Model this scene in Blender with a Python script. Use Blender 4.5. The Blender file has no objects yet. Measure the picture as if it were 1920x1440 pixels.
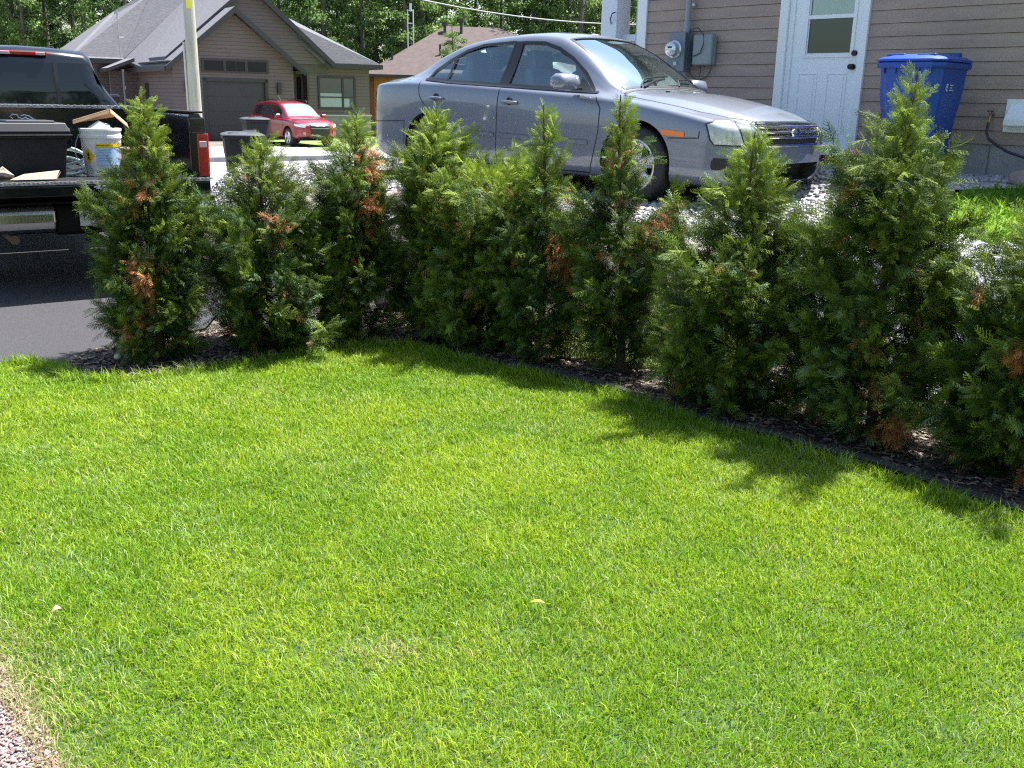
import bpy, bmesh, math, random
import numpy as np
from mathutils import Vector, Matrix
from mathutils.geometry import delaunay_2d_cdt
from mathutils.bvhtree import BVHTree

R = math.radians
S = bpy.context.scene
COL = S.collection
rng = np.random.default_rng(7)
random.seed(7)

# ---------------------------------------------------------------- camera
EYE = 1.5
cam = bpy.data.cameras.new('camera')
cam.sensor_width = 36.0
cam.lens = 36.0 * 1822.0 / 1920.0
cam.clip_start = 0.05
cam.clip_end = 2000.0
cam_o = bpy.data.objects.new('camera', cam)
COL.objects.link(cam_o)
cam_o.matrix_world = (Matrix.Translation((0, 0, EYE)) @ Matrix.Rotation(R(90 - 16.3), 4, 'X')
                      @ Matrix.Rotation(R(1.2), 4, 'Z'))
S.camera = cam_o

# ---------------------------------------------------------------- sky, sun, exposure
SUN_EL, SUN_AZ = 66.0, 55.0          # azimuth clockwise from +Y
W = bpy.data.worlds.new('World')
S.world = W
W.use_nodes = True
nt = W.node_tree
sky = nt.nodes.new('ShaderNodeTexSky')
sky.sky_type = 'NISHITA'
sky.sun_disc = False
sky.sun_elevation = R(SUN_EL)
sky.sun_rotation = R(SUN_AZ)
sky.air_density = 1.2
sky.dust_density = 1.6
nt.links.new(sky.outputs[0], nt.nodes['Background'].inputs[0])
nt.nodes['Background'].inputs[1].default_value = 0.075
sl = bpy.data.lights.new('sun', 'SUN')
sl.energy = 5.0
sl.angle = R(0.5)
sl.color = (1.0, 0.975, 0.93)
so = bpy.data.objects.new('sun', sl)
COL.objects.link(so)
sdir = Vector((math.cos(R(SUN_EL)) * math.sin(R(SUN_AZ)), math.cos(R(SUN_EL)) * math.cos(R(SUN_AZ)), math.sin(R(SUN_EL))))
so.rotation_euler = sdir.to_track_quat('Z', 'Y').to_euler()
so.location = (0, 0, 30)
S.view_settings.view_transform = 'Standard'
S.view_settings.look = 'None'
S.view_settings.exposure = 1.8
S.view_settings.gamma = 1.0
S.render.engine = 'CYCLES'
S.cycles.use_denoising = False
S.cycles.pixel_filter_type = 'BLACKMAN_HARRIS'
S.cycles.filter_width = 1.2
S.cycles.max_bounces = 6
S.cycles.diffuse_bounces = 3
S.cycles.transparent_max_bounces = 12
S.cycles.caustics_reflective = False
S.cycles.caustics_refractive = False
S.cycles.sample_clamp_indirect = 6.0

# ---------------------------------------------------------------- materials
MATS = {}

def mat(name, col, rough=0.6, metal=0.0, var=0.0, scale=8.0, bump=0.0, bscale=60.0, col2=None, spec=0.5, coat=0.0,
        stretch=None, detail=4.0, attr=None, trans=0.0, emit=None):
    if name in MATS:
        return MATS[name]
    m = bpy.data.materials.new(name)
    m.use_nodes = True
    n, l = m.node_tree.nodes, m.node_tree.links
    b = n['Principled BSDF']
    b.inputs['Base Color'].default_value = (*col, 1)
    b.inputs['Roughness'].default_value = rough
    b.inputs['Metallic'].default_value = metal
    b.inputs['Specular IOR Level'].default_value = spec
    b.inputs['Coat Weight'].default_value = coat
    b.inputs['Coat Roughness'].default_value = 0.06
    tc = n.new('ShaderNodeTexCoord')
    src = tc.outputs['Object']
    if stretch:
        mp = n.new('ShaderNodeMapping')
        mp.inputs['Scale'].default_value = stretch
        l.new(src, mp.inputs[0])
        src = mp.outputs[0]
    last = None
    if attr:
        at = n.new('ShaderNodeAttribute')
        at.attribute_name = attr
        last = at.outputs['Color']
        l.new(last, b.inputs['Base Color'])
    elif var > 0 or col2:
        nz = n.new('ShaderNodeTexNoise')
        nz.inputs['Scale'].default_value = scale
        nz.inputs['Detail'].default_value = detail
        nz.inputs['Roughness'].default_value = 0.6
        l.new(src, nz.inputs['Vector'])
        rp = n.new('ShaderNodeValToRGB')
        c2 = col2 if col2 else tuple(c * (1 - var) for c in col)
        c1 = col if col2 else tuple(min(1, c * (1 + var)) for c in col)
        rp.color_ramp.elements[0].position = 0.36
        rp.color_ramp.elements[1].position = 0.64
        rp.color_ramp.elements[0].color = (*c2, 1)
        rp.color_ramp.elements[1].color = (*c1, 1)
        l.new(nz.outputs['Fac'], rp.inputs[0])
        l.new(rp.outputs[0], b.inputs['Base Color'])
        last = rp.outputs[0]
    if bump > 0:
        nz2 = n.new('ShaderNodeTexNoise')
        nz2.inputs['Scale'].default_value = bscale
        nz2.inputs['Detail'].default_value = 5
        l.new(src, nz2.inputs['Vector'])
        bp = n.new('ShaderNodeBump')
        bp.inputs['Strength'].default_value = bump
        bp.inputs['Distance'].default_value = 0.02
        l.new(nz2.outputs['Fac'], bp.inputs['Height'])
        l.new(bp.outputs[0], b.inputs['Normal'])
    if trans > 0:
        t = n.new('ShaderNodeBsdfTranslucent')
        mx = n.new('ShaderNodeMixShader')
        mx.inputs[0].default_value = trans
        if last is not None:
            l.new(last, t.inputs[0])
        else:
            t.inputs[0].default_value = (*col, 1)
        out = n['Material Output']
        l.new(b.outputs[0], mx.inputs[1])
        l.new(t.outputs[0], mx.inputs[2])
        l.new(mx.outputs[0], out.inputs[0])
    MATS[name] = m
    return m

def glass(name, tint, clear=0.6, rough=0.02):
    if name in MATS:
        return MATS[name]
    m = bpy.data.materials.new(name)
    m.use_nodes = True
    n, l = m.node_tree.nodes, m.node_tree.links
    n.remove(n['Principled BSDF'])
    tr = n.new('ShaderNodeBsdfTransparent')
    tr.inputs[0].default_value = (*tint, 1)
    gl = n.new('ShaderNodeBsdfGlossy')
    gl.inputs['Roughness'].default_value = rough
    gl.inputs['Color'].default_value = (.80, .97, 1, 1)  # cyan of the reflected sky is put into the gloss colour
    fr = n.new('ShaderNodeFresnel')
    fr.inputs[0].default_value = 1.52
    mt = n.new('ShaderNodeMath')
    mt.operation = 'MULTIPLY_ADD'
    mt.inputs[1].default_value = 1.3
    mt.inputs[2].default_value = 1.0 - clear
    mt.use_clamp = True
    mx = n.new('ShaderNodeMixShader')
    l.new(fr.outputs[0], mt.inputs[0])
    l.new(mt.outputs[0], mx.inputs[0])
    l.new(tr.outputs[0], mx.inputs[1])
    l.new(gl.outputs[0], mx.inputs[2])
    l.new(mx.outputs[0], n['Material Output'].inputs[0])
    MATS[name] = m
    return m

def speckle(name, cols, scale, rough=0.9, bump=0.6, dist=0.01):
    """stones: voronoi cells each with a colour from the ramp"""
    m = bpy.data.materials.new(name)
    m.use_nodes = True
    n, l = m.node_tree.nodes, m.node_tree.links
    b = n['Principled BSDF']
    b.inputs['Roughness'].default_value = rough
    tc = n.new('ShaderNodeTexCoord')
    v = n.new('ShaderNodeTexVoronoi')
    v.inputs['Scale'].default_value = scale
    l.new(tc.outputs['Object'], v.inputs['Vector'])
    sep = n.new('ShaderNodeSeparateColor')
    l.new(v.outputs['Color'], sep.inputs[0])
    rp = n.new('ShaderNodeValToRGB')
    rp.color_ramp.interpolation = 'CONSTANT'
    els = rp.color_ramp.elements
    while len(els) < len(cols):
        els.new(0.5)
    for i, c in enumerate(cols):
        els[i].position = i / len(cols)
        els[i].color = (*c, 1)
    l.new(sep.outputs[0], rp.inputs[0])
    l.new(rp.outputs[0], b.inputs['Base Color'])
    bp = n.new('ShaderNodeBump')
    bp.inputs['Strength'].default_value = bump
    bp.inputs['Distance'].default_value = dist
    bp.invert = True
    l.new(v.outputs['Distance'], bp.inputs['Height'])
    l.new(bp.outputs[0], b.inputs['Normal'])
    MATS[name] = m
    return m

# ---------------------------------------------------------------- object helpers
def link(o, parent=None):
    COL.objects.link(o)
    if parent is not None:
        o.parent = parent
    return o

def tag(o, label=None, cat=None, group=None, kind=None):
    if label: o['label'] = label
    if cat: o['category'] = cat
    if group: o['group'] = group
    if kind: o['kind'] = kind
    return o

def thing(name, label, cat, loc=(0, 0, 0), rz=0.0, group=None):
    o = bpy.data.objects.new(name, None)
    o.empty_display_size = 0.2
    COL.objects.link(o)
    o.location = loc
    o.rotation_euler = (0, 0, rz)
    return tag(o, label, cat, group)

def copy_tree(o, parent=None):
    c = o.copy()
    COL.objects.link(c)
    if parent is not None:
        c.parent = parent
    for ch in list(o.children):
        copy_tree(ch, c)
    return c

def np_mesh(name, verts, tris, m, parent=None, colors=None, smooth=False, normals=None):
    """fast mesh from numpy arrays; tris (n,3) or quads (n,4)"""
    me = bpy.data.meshes.new(name)
    nv, nf, k = len(verts), len(tris), tris.shape[1]
    me.vertices.add(nv)
    me.vertices.foreach_set('co', np.ascontiguousarray(verts, np.float32).ravel())
    me.loops.add(nf * k)
    me.loops.foreach_set('vertex_index', np.ascontiguousarray(tris, np.int32).ravel())
    me.polygons.add(nf)
    me.polygons.foreach_set('loop_start', np.arange(0, nf * k, k, dtype=np.int32))
    if colors is not None:
        ca = me.color_attributes.new('tint', 'FLOAT_COLOR', 'POINT')
        c4 = np.ones((nv, 4), np.float32)
        c4[:, :3] = colors
        ca.data.foreach_set('color', c4.ravel())
    me.update(calc_edges=True)
    if smooth:
        me.polygons.foreach_set('use_smooth', np.ones(nf, bool))
    me.materials.append(m)
    return link(bpy.data.objects.new(name, me), parent)

class MB:
    """collects shapes, links them as one mesh object"""
    def __init__(s):
        s.v, s.f = [], []
    def add(s, vs, fs, M=None):
        o = len(s.v)
        for p in vs:
            p = Vector(p)
            s.v.append(M @ p if M is not None else p)
        s.f += [tuple(i + o for i in f) for f in fs]
        return s
    def box(s, c, d, M=None, rz=0.0, rx=0.0, ry=0.0):
        x, y, z = d[0] / 2, d[1] / 2, d[2] / 2
        vs = [(-x, -y, -z), (x, -y, -z), (x, y, -z), (-x, y, -z), (-x, -y, z), (x, -y, z), (x, y, z), (-x, y, z)]
        T = Matrix.Translation(c)
        if rz: T = T @ Matrix.Rotation(rz, 4, 'Z')
        if rx: T = T @ Matrix.Rotation(rx, 4, 'X')
        if ry: T = T @ Matrix.Rotation(ry, 4, 'Y')
        if M is not None: T = M @ T
        return s.add(vs, [(0, 3, 2, 1), (4, 5, 6, 7), (0, 1, 5, 4), (1, 2, 6, 5), (2, 3, 7, 6), (3, 0, 4, 7)], T)
    def span(s, a, b, M=None):
        return s.box([(a[i] + b[i]) / 2 for i in range(3)], [abs(b[i] - a[i]) for i in range(3)], M)
    def cyl(s, p0, p1, r0, r1=None, n=16, cap=True):
        if r1 is None: r1 = r0
        p0, p1 = Vector(p0), Vector(p1)
        q = (p1 - p0).to_track_quat('Z', 'Y')
        vs, fs = [], []
        for p, r in ((p0, r0), (p1, r1)):
            for i in range(n):
                a = 2 * math.pi * i / n
                vs.append(p + q @ Vector((r * math.cos(a), r * math.sin(a), 0)))
        for i in range(n):
            fs.append((i, (i + 1) % n, n + (i + 1) % n, n + i))
        if cap:
            fs.append(tuple(range(n - 1, -1, -1)))
            fs.append(tuple(range(n, 2 * n)))
        return s.add(vs, fs)
    def tube(s, pts, r, n=8, cap=True):
        pts = [Vector(p) for p in pts]
        rs = r if isinstance(r, (list, tuple)) else [r] * len(pts)
        vs, fs = [], []
        up = Vector((0.13, 0.07, 1)).normalized()
        for i, p in enumerate(pts):
            t = (pts[min(i + 1, len(pts) - 1)] - pts[max(i - 1, 0)])
            if t.length < 1e-9: t = Vector((0, 0, 1))
            t.normalize()
            a = t.cross(up)
            if a.length < 1e-3: a = t.cross(Vector((1, 0, 0)))
            a.normalize()
            b = t.cross(a)
            for k in range(n):
                an = 2 * math.pi * k / n
                vs.append(p + (a * math.cos(an) + b * math.sin(an)) * rs[i])
        for i in range(len(pts) - 1):
            for k in range(n):
                fs.append((i * n + k, i * n + (k + 1) % n, (i + 1) * n + (k + 1) % n, (i + 1) * n + k))
        if cap:
            fs.append(tuple(range(n - 1, -1, -1)))
            fs.append(tuple(range((len(pts) - 1) * n, len(pts) * n)))
        return s.add(vs, fs)
    def prism(s, poly, h0, h1, axes='xy', M=None):
        """polygon in two axes, extruded along the third"""
        n = len(poly)
        def P(a, b, h):
            return {'xy': (a, b, h), 'xz': (a, h, b), 'yz': (h, a, b)}[axes]
        vs = [P(a, b, h0) for a, b in poly] + [P(a, b, h1) for a, b in poly]
        fs = [tuple(range(n - 1, -1, -1)), tuple(range(n, 2 * n))]
        fs += [(i, (i + 1) % n, n + (i + 1) % n, n + i) for i in range(n)]
        return s.add(vs, fs, M)
    def lathe(s, prof, c=(0, 0, 0), n=24, M=None):
        vs, fs = [], []
        for r, z in prof:
            for i in range(n):
                a = 2 * math.pi * i / n
                vs.append((c[0] + r * math.cos(a), c[1] + r * math.sin(a), c[2] + z))
        for j in range(len(prof) - 1):
            for i in range(n):
                fs.append((j * n + i, j * n + (i + 1) % n, (j + 1) * n + (i + 1) % n, (j + 1) * n + i))
        return s.add(vs, fs, M)
    def build(s, name, m, parent=None, smooth=False, bevel=0.0, seg=2, angle=None):
        me = bpy.data.meshes.new(name)
        me.from_pydata([tuple(v) for v in s.v], [], s.f)
        bm = bmesh.new()
        bm.from_mesh(me)
        bmesh.ops.recalc_face_normals(bm, faces=bm.faces)
        if smooth:
            for f in bm.faces: f.smooth = True
            a = R(angle or 35)
            for e in bm.edges:
                if len(e.link_faces) == 2 and e.calc_face_angle(0) > a:
                    e.smooth = False
        bm.to_mesh(me)
        bm.free()
        me.materials.append(m)
        o = link(bpy.data.objects.new(name, me), parent)
        if bevel > 0:
            b = o.modifiers.new('bevel', 'BEVEL')
            b.width = bevel
            b.segments = seg
            b.limit_method = 'ANGLE'
            b.harden_normals = False
        return o

def text(name, body, size, m, parent, M, extrude=0.001, align='CENTER'):
    c = bpy.data.curves.new(name, 'FONT')
    c.body = body
    c.size = size
    c.extrude = extrude
    c.align_x = align
    c.align_y = 'CENTER'
    c.materials.append(m)
    o = link(bpy.data.objects.new(name, c), parent)
    dg = bpy.context.evaluated_depsgraph_get()
    dg.update()
    me = bpy.data.meshes.new_from_object(o.evaluated_get(dg), depsgraph=dg)
    bpy.data.objects.remove(o)
    me.materials.clear(); me.materials.append(m)
    o = link(bpy.data.objects.new(name, me), parent)
    o.matrix_local = M
    return o

def smooth01(x, a, b):
    t = np.clip((np.asarray(x, float) - a) / (b - a), 0, 1)
    return t * t * (3 - 2 * t)

def vnoise(x, y, scale=1.0, seed=0):
    """cheap smooth value noise for numpy arrays"""
    x = np.asarray(x, float) * scale + seed * 17.13
    y = np.asarray(y, float) * scale + seed * 9.71
    xi, yi = np.floor(x), np.floor(y)
    fx, fy = x - xi, y - yi
    fx, fy = fx * fx * (3 - 2 * fx), fy * fy * (3 - 2 * fy)
    def h(a, b):
        v = np.sin(a * 127.1 + b * 311.7 + seed) * 43758.5453
        return v - np.floor(v)
    return (h(xi, yi) * (1 - fx) + h(xi + 1, yi) * fx) * (1 - fy) + (h(xi, yi + 1) * (1 - fx) + h(xi + 1, yi + 1) * fx) * fy

# ---------------------------------------------------------------- terrain
YAW = R(35)
def hgt(x, y):
    x = np.asarray(x, float); y = np.asarray(y, float)
    s = (x + 0.7) * .66 + (y - 6) * .75
    q = -x * math.sin(YAW) + y * math.cos(YAW)
    left = x + 2.15 + .42 * (y - 8.7)
    k = smooth01(left, -0.45, 0.35) * (1 - smooth01(q, 11.8, 16.2))
    up = 0.64 * smooth01(s, 0.75, 1.75) + 0.24 * smooth01(s, 4.2, 5.2)
    t = (x + .7) * .75 - (y - 6) * .66
    slope = 0.10 * smooth01(s, .4, 1.4) * smooth01(t, 1.0, 2.0)
    far = -0.40 * smooth01(q, 22.6, 32)
    return up * k + far + 0 * slope + 0.012 * (vnoise(x, y, 1.3, 3) - .5)

def inside(poly, x, y):
    x = np.asarray(x); y = np.asarray(y)
    c = np.zeros(x.shape, bool)
    n = len(poly)
    for i in range(n):
        x1, y1 = poly[i]; x2, y2 = poly[(i + 1) % n]
        if y1 == y2: continue
        cond = ((y1 > y) != (y2 > y)) & (x < (x2 - x1) * (y - y1) / (y2 - y1) + x1)
        c ^= cond
    return c

def densify(poly, step, closed=True):
    out = []
    n = len(poly)
    for i in range(n if closed else n - 1):
        a, b = poly[i], poly[(i + 1) % n]
        k = max(1, int(math.hypot(b[0] - a[0], b[1] - a[1]) / step))
        for j in range(k):
            out.append((a[0] + (b[0] - a[0]) * j / k, a[1] + (b[1] - a[1]) * j / k))
    if not closed: out.append(poly[-1])
    return out

def cdt(poly, step, jit=0.0):
    """triangulated polygon with an even fill of inner points"""
    b = densify(poly, step)
    xs = [p[0] for p in b]; ys = [p[1] for p in b]
    gx, gy = np.meshgrid(np.arange(min(xs) + step * .5, max(xs), step), np.arange(min(ys) + step * .5, max(ys), step))
    gx, gy = gx.ravel(), gy.ravel()
    ok = inside(poly, gx, gy)
    bb = np.array(b)
    pts = []
    for x, y in zip(gx[ok], gy[ok]):
        if np.min((bb[:, 0] - x) ** 2 + (bb[:, 1] - y) ** 2) > (step * .45) ** 2:
            pts.append((x, y))
    allp = [Vector(p) for p in b] + [Vector(p) for p in pts]
    r = delaunay_2d_cdt(allp, [(i, (i + 1) % len(b)) for i in range(len(b))], [], 0, 1e-6)
    vs = np.array([(v[0], v[1]) for v in r[0]])
    fs = np.array([f for f in r[2] if len(f) == 3])
    cx = vs[fs].mean(axis=1)
    fs = fs[inside(poly, cx[:, 0], cx[:, 1])]
    return vs, fs

def sheet(name, poly, off, m, step=0.3, kind='structure', hf=None, thick=0):
    vs, fs = cdt(poly, step)
    z = (hf or hgt)(vs[:, 0], vs[:, 1]) + off
    o = np_mesh(name, np.column_stack([vs, z]), fs, m, smooth=True)
    return tag(o, kind=kind)
# ================================================================ GROUND
def axis(lo, hi, a, b, fine):
    pts = list(np.arange(a, b, fine))
    st, p = fine, a
    while p > lo:
        st *= 1.25; p -= st; pts.insert(0, p)
    st, p = fine, pts[-1]
    while p < hi:
        st *= 1.25; p += st; pts.append(p)
    return np.array(pts)

gx = axis(-500, 500, -7, 9, .25); gy = axis(-30, 700, 0, 34, .25)
X, Y = np.meshgrid(gx, gy)
Z = hgt(X, Y) - 0.035
nx = len(gx)
i = np.arange((len(gy) - 1) * (nx - 1))
a_ = (i // (nx - 1)) * nx + i % (nx - 1)
quads = np.column_stack([a_, a_ + 1, a_ + nx + 1, a_ + nx])
soil = mat('soil', (.16, .14, .115), .95, col2=(.10, .09, .07), scale=1.5, bump=.5, bscale=12)
tag(np_mesh('ground', np.column_stack([X.ravel(), Y.ravel(), Z.ravel()]), quads, soil, smooth=True), kind='structure')

LAWN_EDGE = [(-3.6, 5.25), (-2.9, 5.3), (-2.78, 5.42), (-2.59, 5.33), (-2.34, 5.08), (-2.06, 5.08), (-1.7, 5.33), (-1.29, 5.66), (-0.94, 5.92),
             (-0.68, 5.98), (-0.36, 5.70), (0.12, 5.30), (0.54, 4.96), (0.9, 4.56), (1.31, 4.15), (1.66, 3.79), (1.96, 3.43), (2.6, 2.75), (3.6, 1.7)]
PATH_EDGE = [(-.55, .6), (-.8, 1.5), (-1.03, 1.9), (-1.23, 2.14), (-1.42, 2.36), (-1.9, 2.75), (-3.5, 3.3), (-7, 3.7)]
LAWN = LAWN_EDGE + [(3.6, .3), (-.5, .3)] + PATH_EDGE + [(-7, 5.15)]
m_thatch = mat('thatch', (.06, .12, .018), .95, col2=(.035, .07, .012), scale=9, bump=.8, bscale=160)
sheet('lawn', LAWN, -0.004, m_thatch, .2)

m_path = speckle('pink_gravel', [(.28, .2, .18), (.35, .28, .26), (.16, .1, .1), (.4, .33, .3), (.22, .17, .17)], 110, dist=.012)
sheet('gravel_path', [(-.55, .3)] + PATH_EDGE[:] + [(-7, .3)], 0.0, m_path, .25)

m_bed = mat('mulch', (.05, .038, .03), .95, col2=(.024, .018, .015), scale=30, bump=1.0, bscale=90)
BED = LAWN_EDGE[3:-1] + [(3.2, 3.35), (2.4, 4.3), (1.3, 5.5), (.3, 6.5), (-.5, 7.1), (-1.2, 6.9), (-2.0, 6.2), (-2.55, 5.65)]
sheet('planting_bed', BED, 0.004, m_bed, .2)

m_asph = mat('driveway_asphalt', (.068, .065, .072), .85, col2=(.040, .038, .043), scale=150, bump=.9, bscale=260)
cosY, sinY = math.cos(YAW), math.sin(YAW)
def rq(p, q):        # p along the road, q across it
    return (p * cosY - q * sinY, p * sinY + q * cosY)
sheet('driveway', [(-2.5, 5.62), (-2.05, 6.3), (-2.25, 8.0), (-3.4, 10.4), (-5.55, 14.9), rq(2.4, 16.4), rq(-7.5, 16.4), (-9.5, 6.5), (-9.5, 5.16), (-3.6, 5.27), (-2.9, 5.32), (-2.78, 5.44), (-2.6, 5.36)],
      0.0, m_asph, .3)
m_grav = speckle('crushed_stone', [(.28, .27, .27), (.36, .35, .34), (.19, .19, .2), (.4, .39, .37), (.24, .24, .25), (.14, .14, .155)], 38, dist=.02)
PLAT = [(-2.35, 8.75), (-1.7, 8.35), (-1.0, 8.25), (-.2, 7.6), (.5, 6.95), (1.53, 6.25), (1.86, 6.8), (2.3, 7.4), (3.05, 8.0), (3.8, 8.56), (4.8, 8.15), (6.2, 7.2), (8, 6.6), (8.6, 8.2), (5.2, 9.9), (1.5, 13.4), (1.0, 15.0),
        rq(14, 16.4), rq(2.6, 16.4), (-5.0, 14.6), (-3.3, 10.8)]
sheet('gravel_yard', PLAT, 0.008, m_grav, .25)
m_road = mat('road_asphalt', (.27, .265, .27), .9, col2=(.22, .22, .225), scale=2.2, bump=.4, bscale=200)
sheet('road', [rq(-60, 16.45), rq(60, 16.45), rq(60, 22.4), rq(-60, 22.4)], 0.004, m_road, 1.0)
m_kerb = mat('kerb_concrete', (.3, .3, .3), .9, var=.1, scale=5)
k = MB()
for a in np.arange(-60, 60, 2.0):
    p0, p1 = rq(a, 22.47), rq(a + 1.99, 22.47)
    if -14.5 < a < 2: hh = .035
    else: hh = .12
    c = ((p0[0] + p1[0]) / 2, (p0[1] + p1[1]) / 2)
    k.box((c[0], c[1], hh / 2 - .02), (1.99, .14, hh + .04), rz=YAW)
tag(k.build('kerb', m_kerb, bevel=.01), kind='structure')
m_farg = speckle('far_gravel', [(.32, .31, .3), (.37, .36, .35), (.27, .27, .27), (.34, .33, .32)], 22)
sheet('gravel_drive', [rq(-60, 22.56), rq(12.2, 22.56), rq(12.0, 25.5), rq(14.6, 27.3), rq(15.2, 36.5), rq(-60, 36.5)], 0.01, m_farg, 1.0)
m_fargrass = mat('far_grass', (.16, .21, .06), .95, col2=(.12, .17, .05), scale=2.5, bump=.8, bscale=40)
sheet('verge_grass', [rq(12.3, 22.56), rq(40, 22.56), rq(40, 44), rq(15, 44), rq(15.3, 36.6), rq(14.7, 27.3), rq(12.1, 25.5)], 0.01, m_fargrass, 1.2)
m_lawn2 = mat('side_grass', (.12, .22, .03), .95, col2=(.08, .15, .02), scale=6, bump=.8, bscale=90)
SIDE = [(1.55, 6.2), (1.9, 6.75), (2.35, 7.35), (3.1, 7.95), (3.85, 8.5), (4.8, 8.1), (6.2, 7.15), (8, 6.55), (8.5, 3.0), (4.2, 2.6), (3.25, 3.4), (2.45, 4.35)]
sheet('side_lawn', SIDE, 0.006, m_lawn2, .2)

# ---- grass blades
def blades(name, poly, n, hmin, hmax, width, colf, label=None, lean=.5, dens=None, seed=1):
    r = np.random.default_rng(seed)
    P = np.array(poly)
    lo, hi = P.min(0), P.max(0)
    pts = np.zeros((0, 2))
    while len(pts) < n:
        c = r.uniform(lo, hi, (n, 2))
        ok = inside(poly, c[:, 0], c[:, 1])
        if dens is not None:
            ok &= r.random(n) < dens(c[:, 0], c[:, 1])
        pts = np.vstack([pts, c[ok]])
    pts = pts[:n]
    x, y = pts[:, 0], pts[:, 1]
    z = hgt(x, y) - .004
    clump = vnoise(x, y, 5, seed) * .5 + vnoise(x, y, 17, seed + 1) * .5
    h = (hmin + (hmax - hmin) * r.random(n) ** 1.3) * (.55 + .9 * clump)
    w = width * r.uniform(.6, 1.3, n) * np.clip(1 + (y - 3.0) * .16, .8, 1.9)
    az = r.uniform(0, 2 * np.pi, n)
    comb = vnoise(x, y, 2.2, 5) * 6.28
    la = r.uniform(0, 2 * np.pi, n)
    la = np.where(r.random(n) < .18, comb + r.normal(0, .5, n), la)
    lm = lean * r.random(n) ** .8 * 1.9 + .1
    dx, dy = np.cos(la) * lm, np.sin(la) * lm
    sx, sy = -np.sin(az) * w / 2, np.cos(az) * w / 2
    V = np.zeros((n, 5, 3))
    V[:, 0] = np.column_stack([x - sx, y - sy, z]); V[:, 1] = np.column_stack([x + sx, y + sy, z])
    mx, my, mz = x + dx * h * .35, y + dy * h * .35, z + h * .6
    V[:, 2] = np.column_stack([mx - sx * .8, my - sy * .8, mz]); V[:, 3] = np.column_stack([mx + sx * .8, my + sy * .8, mz])
    k = 1 / np.sqrt(1 + lm ** 2 * .6)
    V[:, 4] = np.column_stack([x + dx * h * 1.1, y + dy * h * 1.1, z + h * k])
    b = np.arange(n) * 5
    T = np.concatenate([np.column_stack([b, b + 1, b + 3]), np.column_stack([b, b + 3, b + 2]), np.column_stack([b + 2, b + 3, b + 4])])
    col = colf(x, y, r, n)
    C = np.repeat(col[:, None, :], 5, axis=1)
    o = np_mesh(name, V.reshape(-1, 3), T, m_blade, colors=C.reshape(-1, 3))
    return tag(o, label, 'grass', kind='stuff')

m_blade = mat('grass_blade', (.2, .3, .05), .5, attr='tint', trans=.45, spec=.25)
def mixc(a, b, t):
    return np.array(a)[None, :] * (1 - t[:, None]) + np.array(b)[None, :] * t[:, None]
def pathdist(x, y):
    d = np.full(x.shape, 9.)
    for (x1, y1), (x2, y2) in zip(PATH_EDGE[:-1], PATH_EDGE[1:]):
        t = np.clip(((x - x1) * (x2 - x1) + (y - y1) * (y2 - y1)) / ((x2 - x1) ** 2 + (y2 - y1) ** 2), 0, 1)
        d = np.minimum(d, np.hypot(x - x1 - t * (x2 - x1), y - y1 - t * (y2 - y1)))
    return d
def lawncol(x, y, r, n):
    p = vnoise(x, y, 1.7, 2) * .55 + vnoise(x, y, 5.5, 3) * .45
    p = np.clip((p - .3) / .4, 0, 1)
    t = np.clip(.18 + p * .42 + r.normal(0, .28, n), 0, 1)
    c = mixc((.135, .28, .012), (.385, .475, .028), t)
    pale = r.random(n) < .05 + .10 * (vnoise(x, y, 4, 12) > .7)  # pale blades: the grass's sheen painted in as colour
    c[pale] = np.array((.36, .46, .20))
    straw = r.random(n) < .015 + .06 * (vnoise(x, y, 3.1, 9) > .78) + .45 * np.exp(-(pathdist(x, y) / .10) ** 2)
    # the bare, strawy patch low in the middle of the lawn
    straw |= (r.random(n) < .55 * np.exp(-(((x + .33) / .13) ** 2 + ((y - 2.42) / .06) ** 2)))
    c[straw] = np.array((.50, .45, .22)) * r.uniform(.7, 1.15, (straw.sum(), 1))
    return c * r.uniform(.8, 1.2, (n, 1))
def lawndens(x, y):
    k = np.clip(1.25 - (y - 1.8) * .17, .38, 1)
    k = k * (np.abs(x) < y * .62 + 1.4)
    return k * (.62 + .38 * smooth01(vnoise(x, y, 13, 4), .12, .42)) * np.clip(pathdist(x, y) / .04, .35, 1)
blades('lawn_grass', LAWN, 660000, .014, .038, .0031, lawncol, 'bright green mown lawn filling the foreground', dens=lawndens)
# taller fringe where the mower does not reach, along the bed
fr = []
E2 = densify(LAWN_EDGE[1:-1], .05, False)
FR = [(x + .0, y - .015) for x, y in E2] + [(x - .035, y - .11) for x, y in reversed(E2)]
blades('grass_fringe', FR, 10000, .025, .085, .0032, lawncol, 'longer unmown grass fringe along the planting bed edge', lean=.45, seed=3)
PB = [(x - .030, y - .030) for x, y in PATH_EDGE[1:6]] + [(x + .014, y + .014) for x, y in reversed(PATH_EDGE[1:6])]
def drycol(x, y, r, n):
    t = np.clip(r.normal(.5, .35, n), 0, 1)
    return mixc((.22, .28, .08), (.55, .48, .26), t) * r.uniform(.7, 1.15, (n, 1))
blades('dry_edge_grass', PB, 2600, .012, .04, .0028, drycol, 'dry straw-coloured grass hanging over the edge of the gravel path', lean=.8, seed=17)
def sidecol(x, y, r, n):
    t = np.clip(vnoise(x, y, 2, 5) + r.normal(0, .25, n), 0, 1)
    return mixc((.1, .22, .02), (.26, .40, .04), t) * r.uniform(.8, 1.2, (n, 1))
blades('side_grass', SIDE, 60000, .04, .10, .008, sidecol, 'patch of bright grass between the cedars and the sided house', seed=5, lean=.5)

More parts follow.
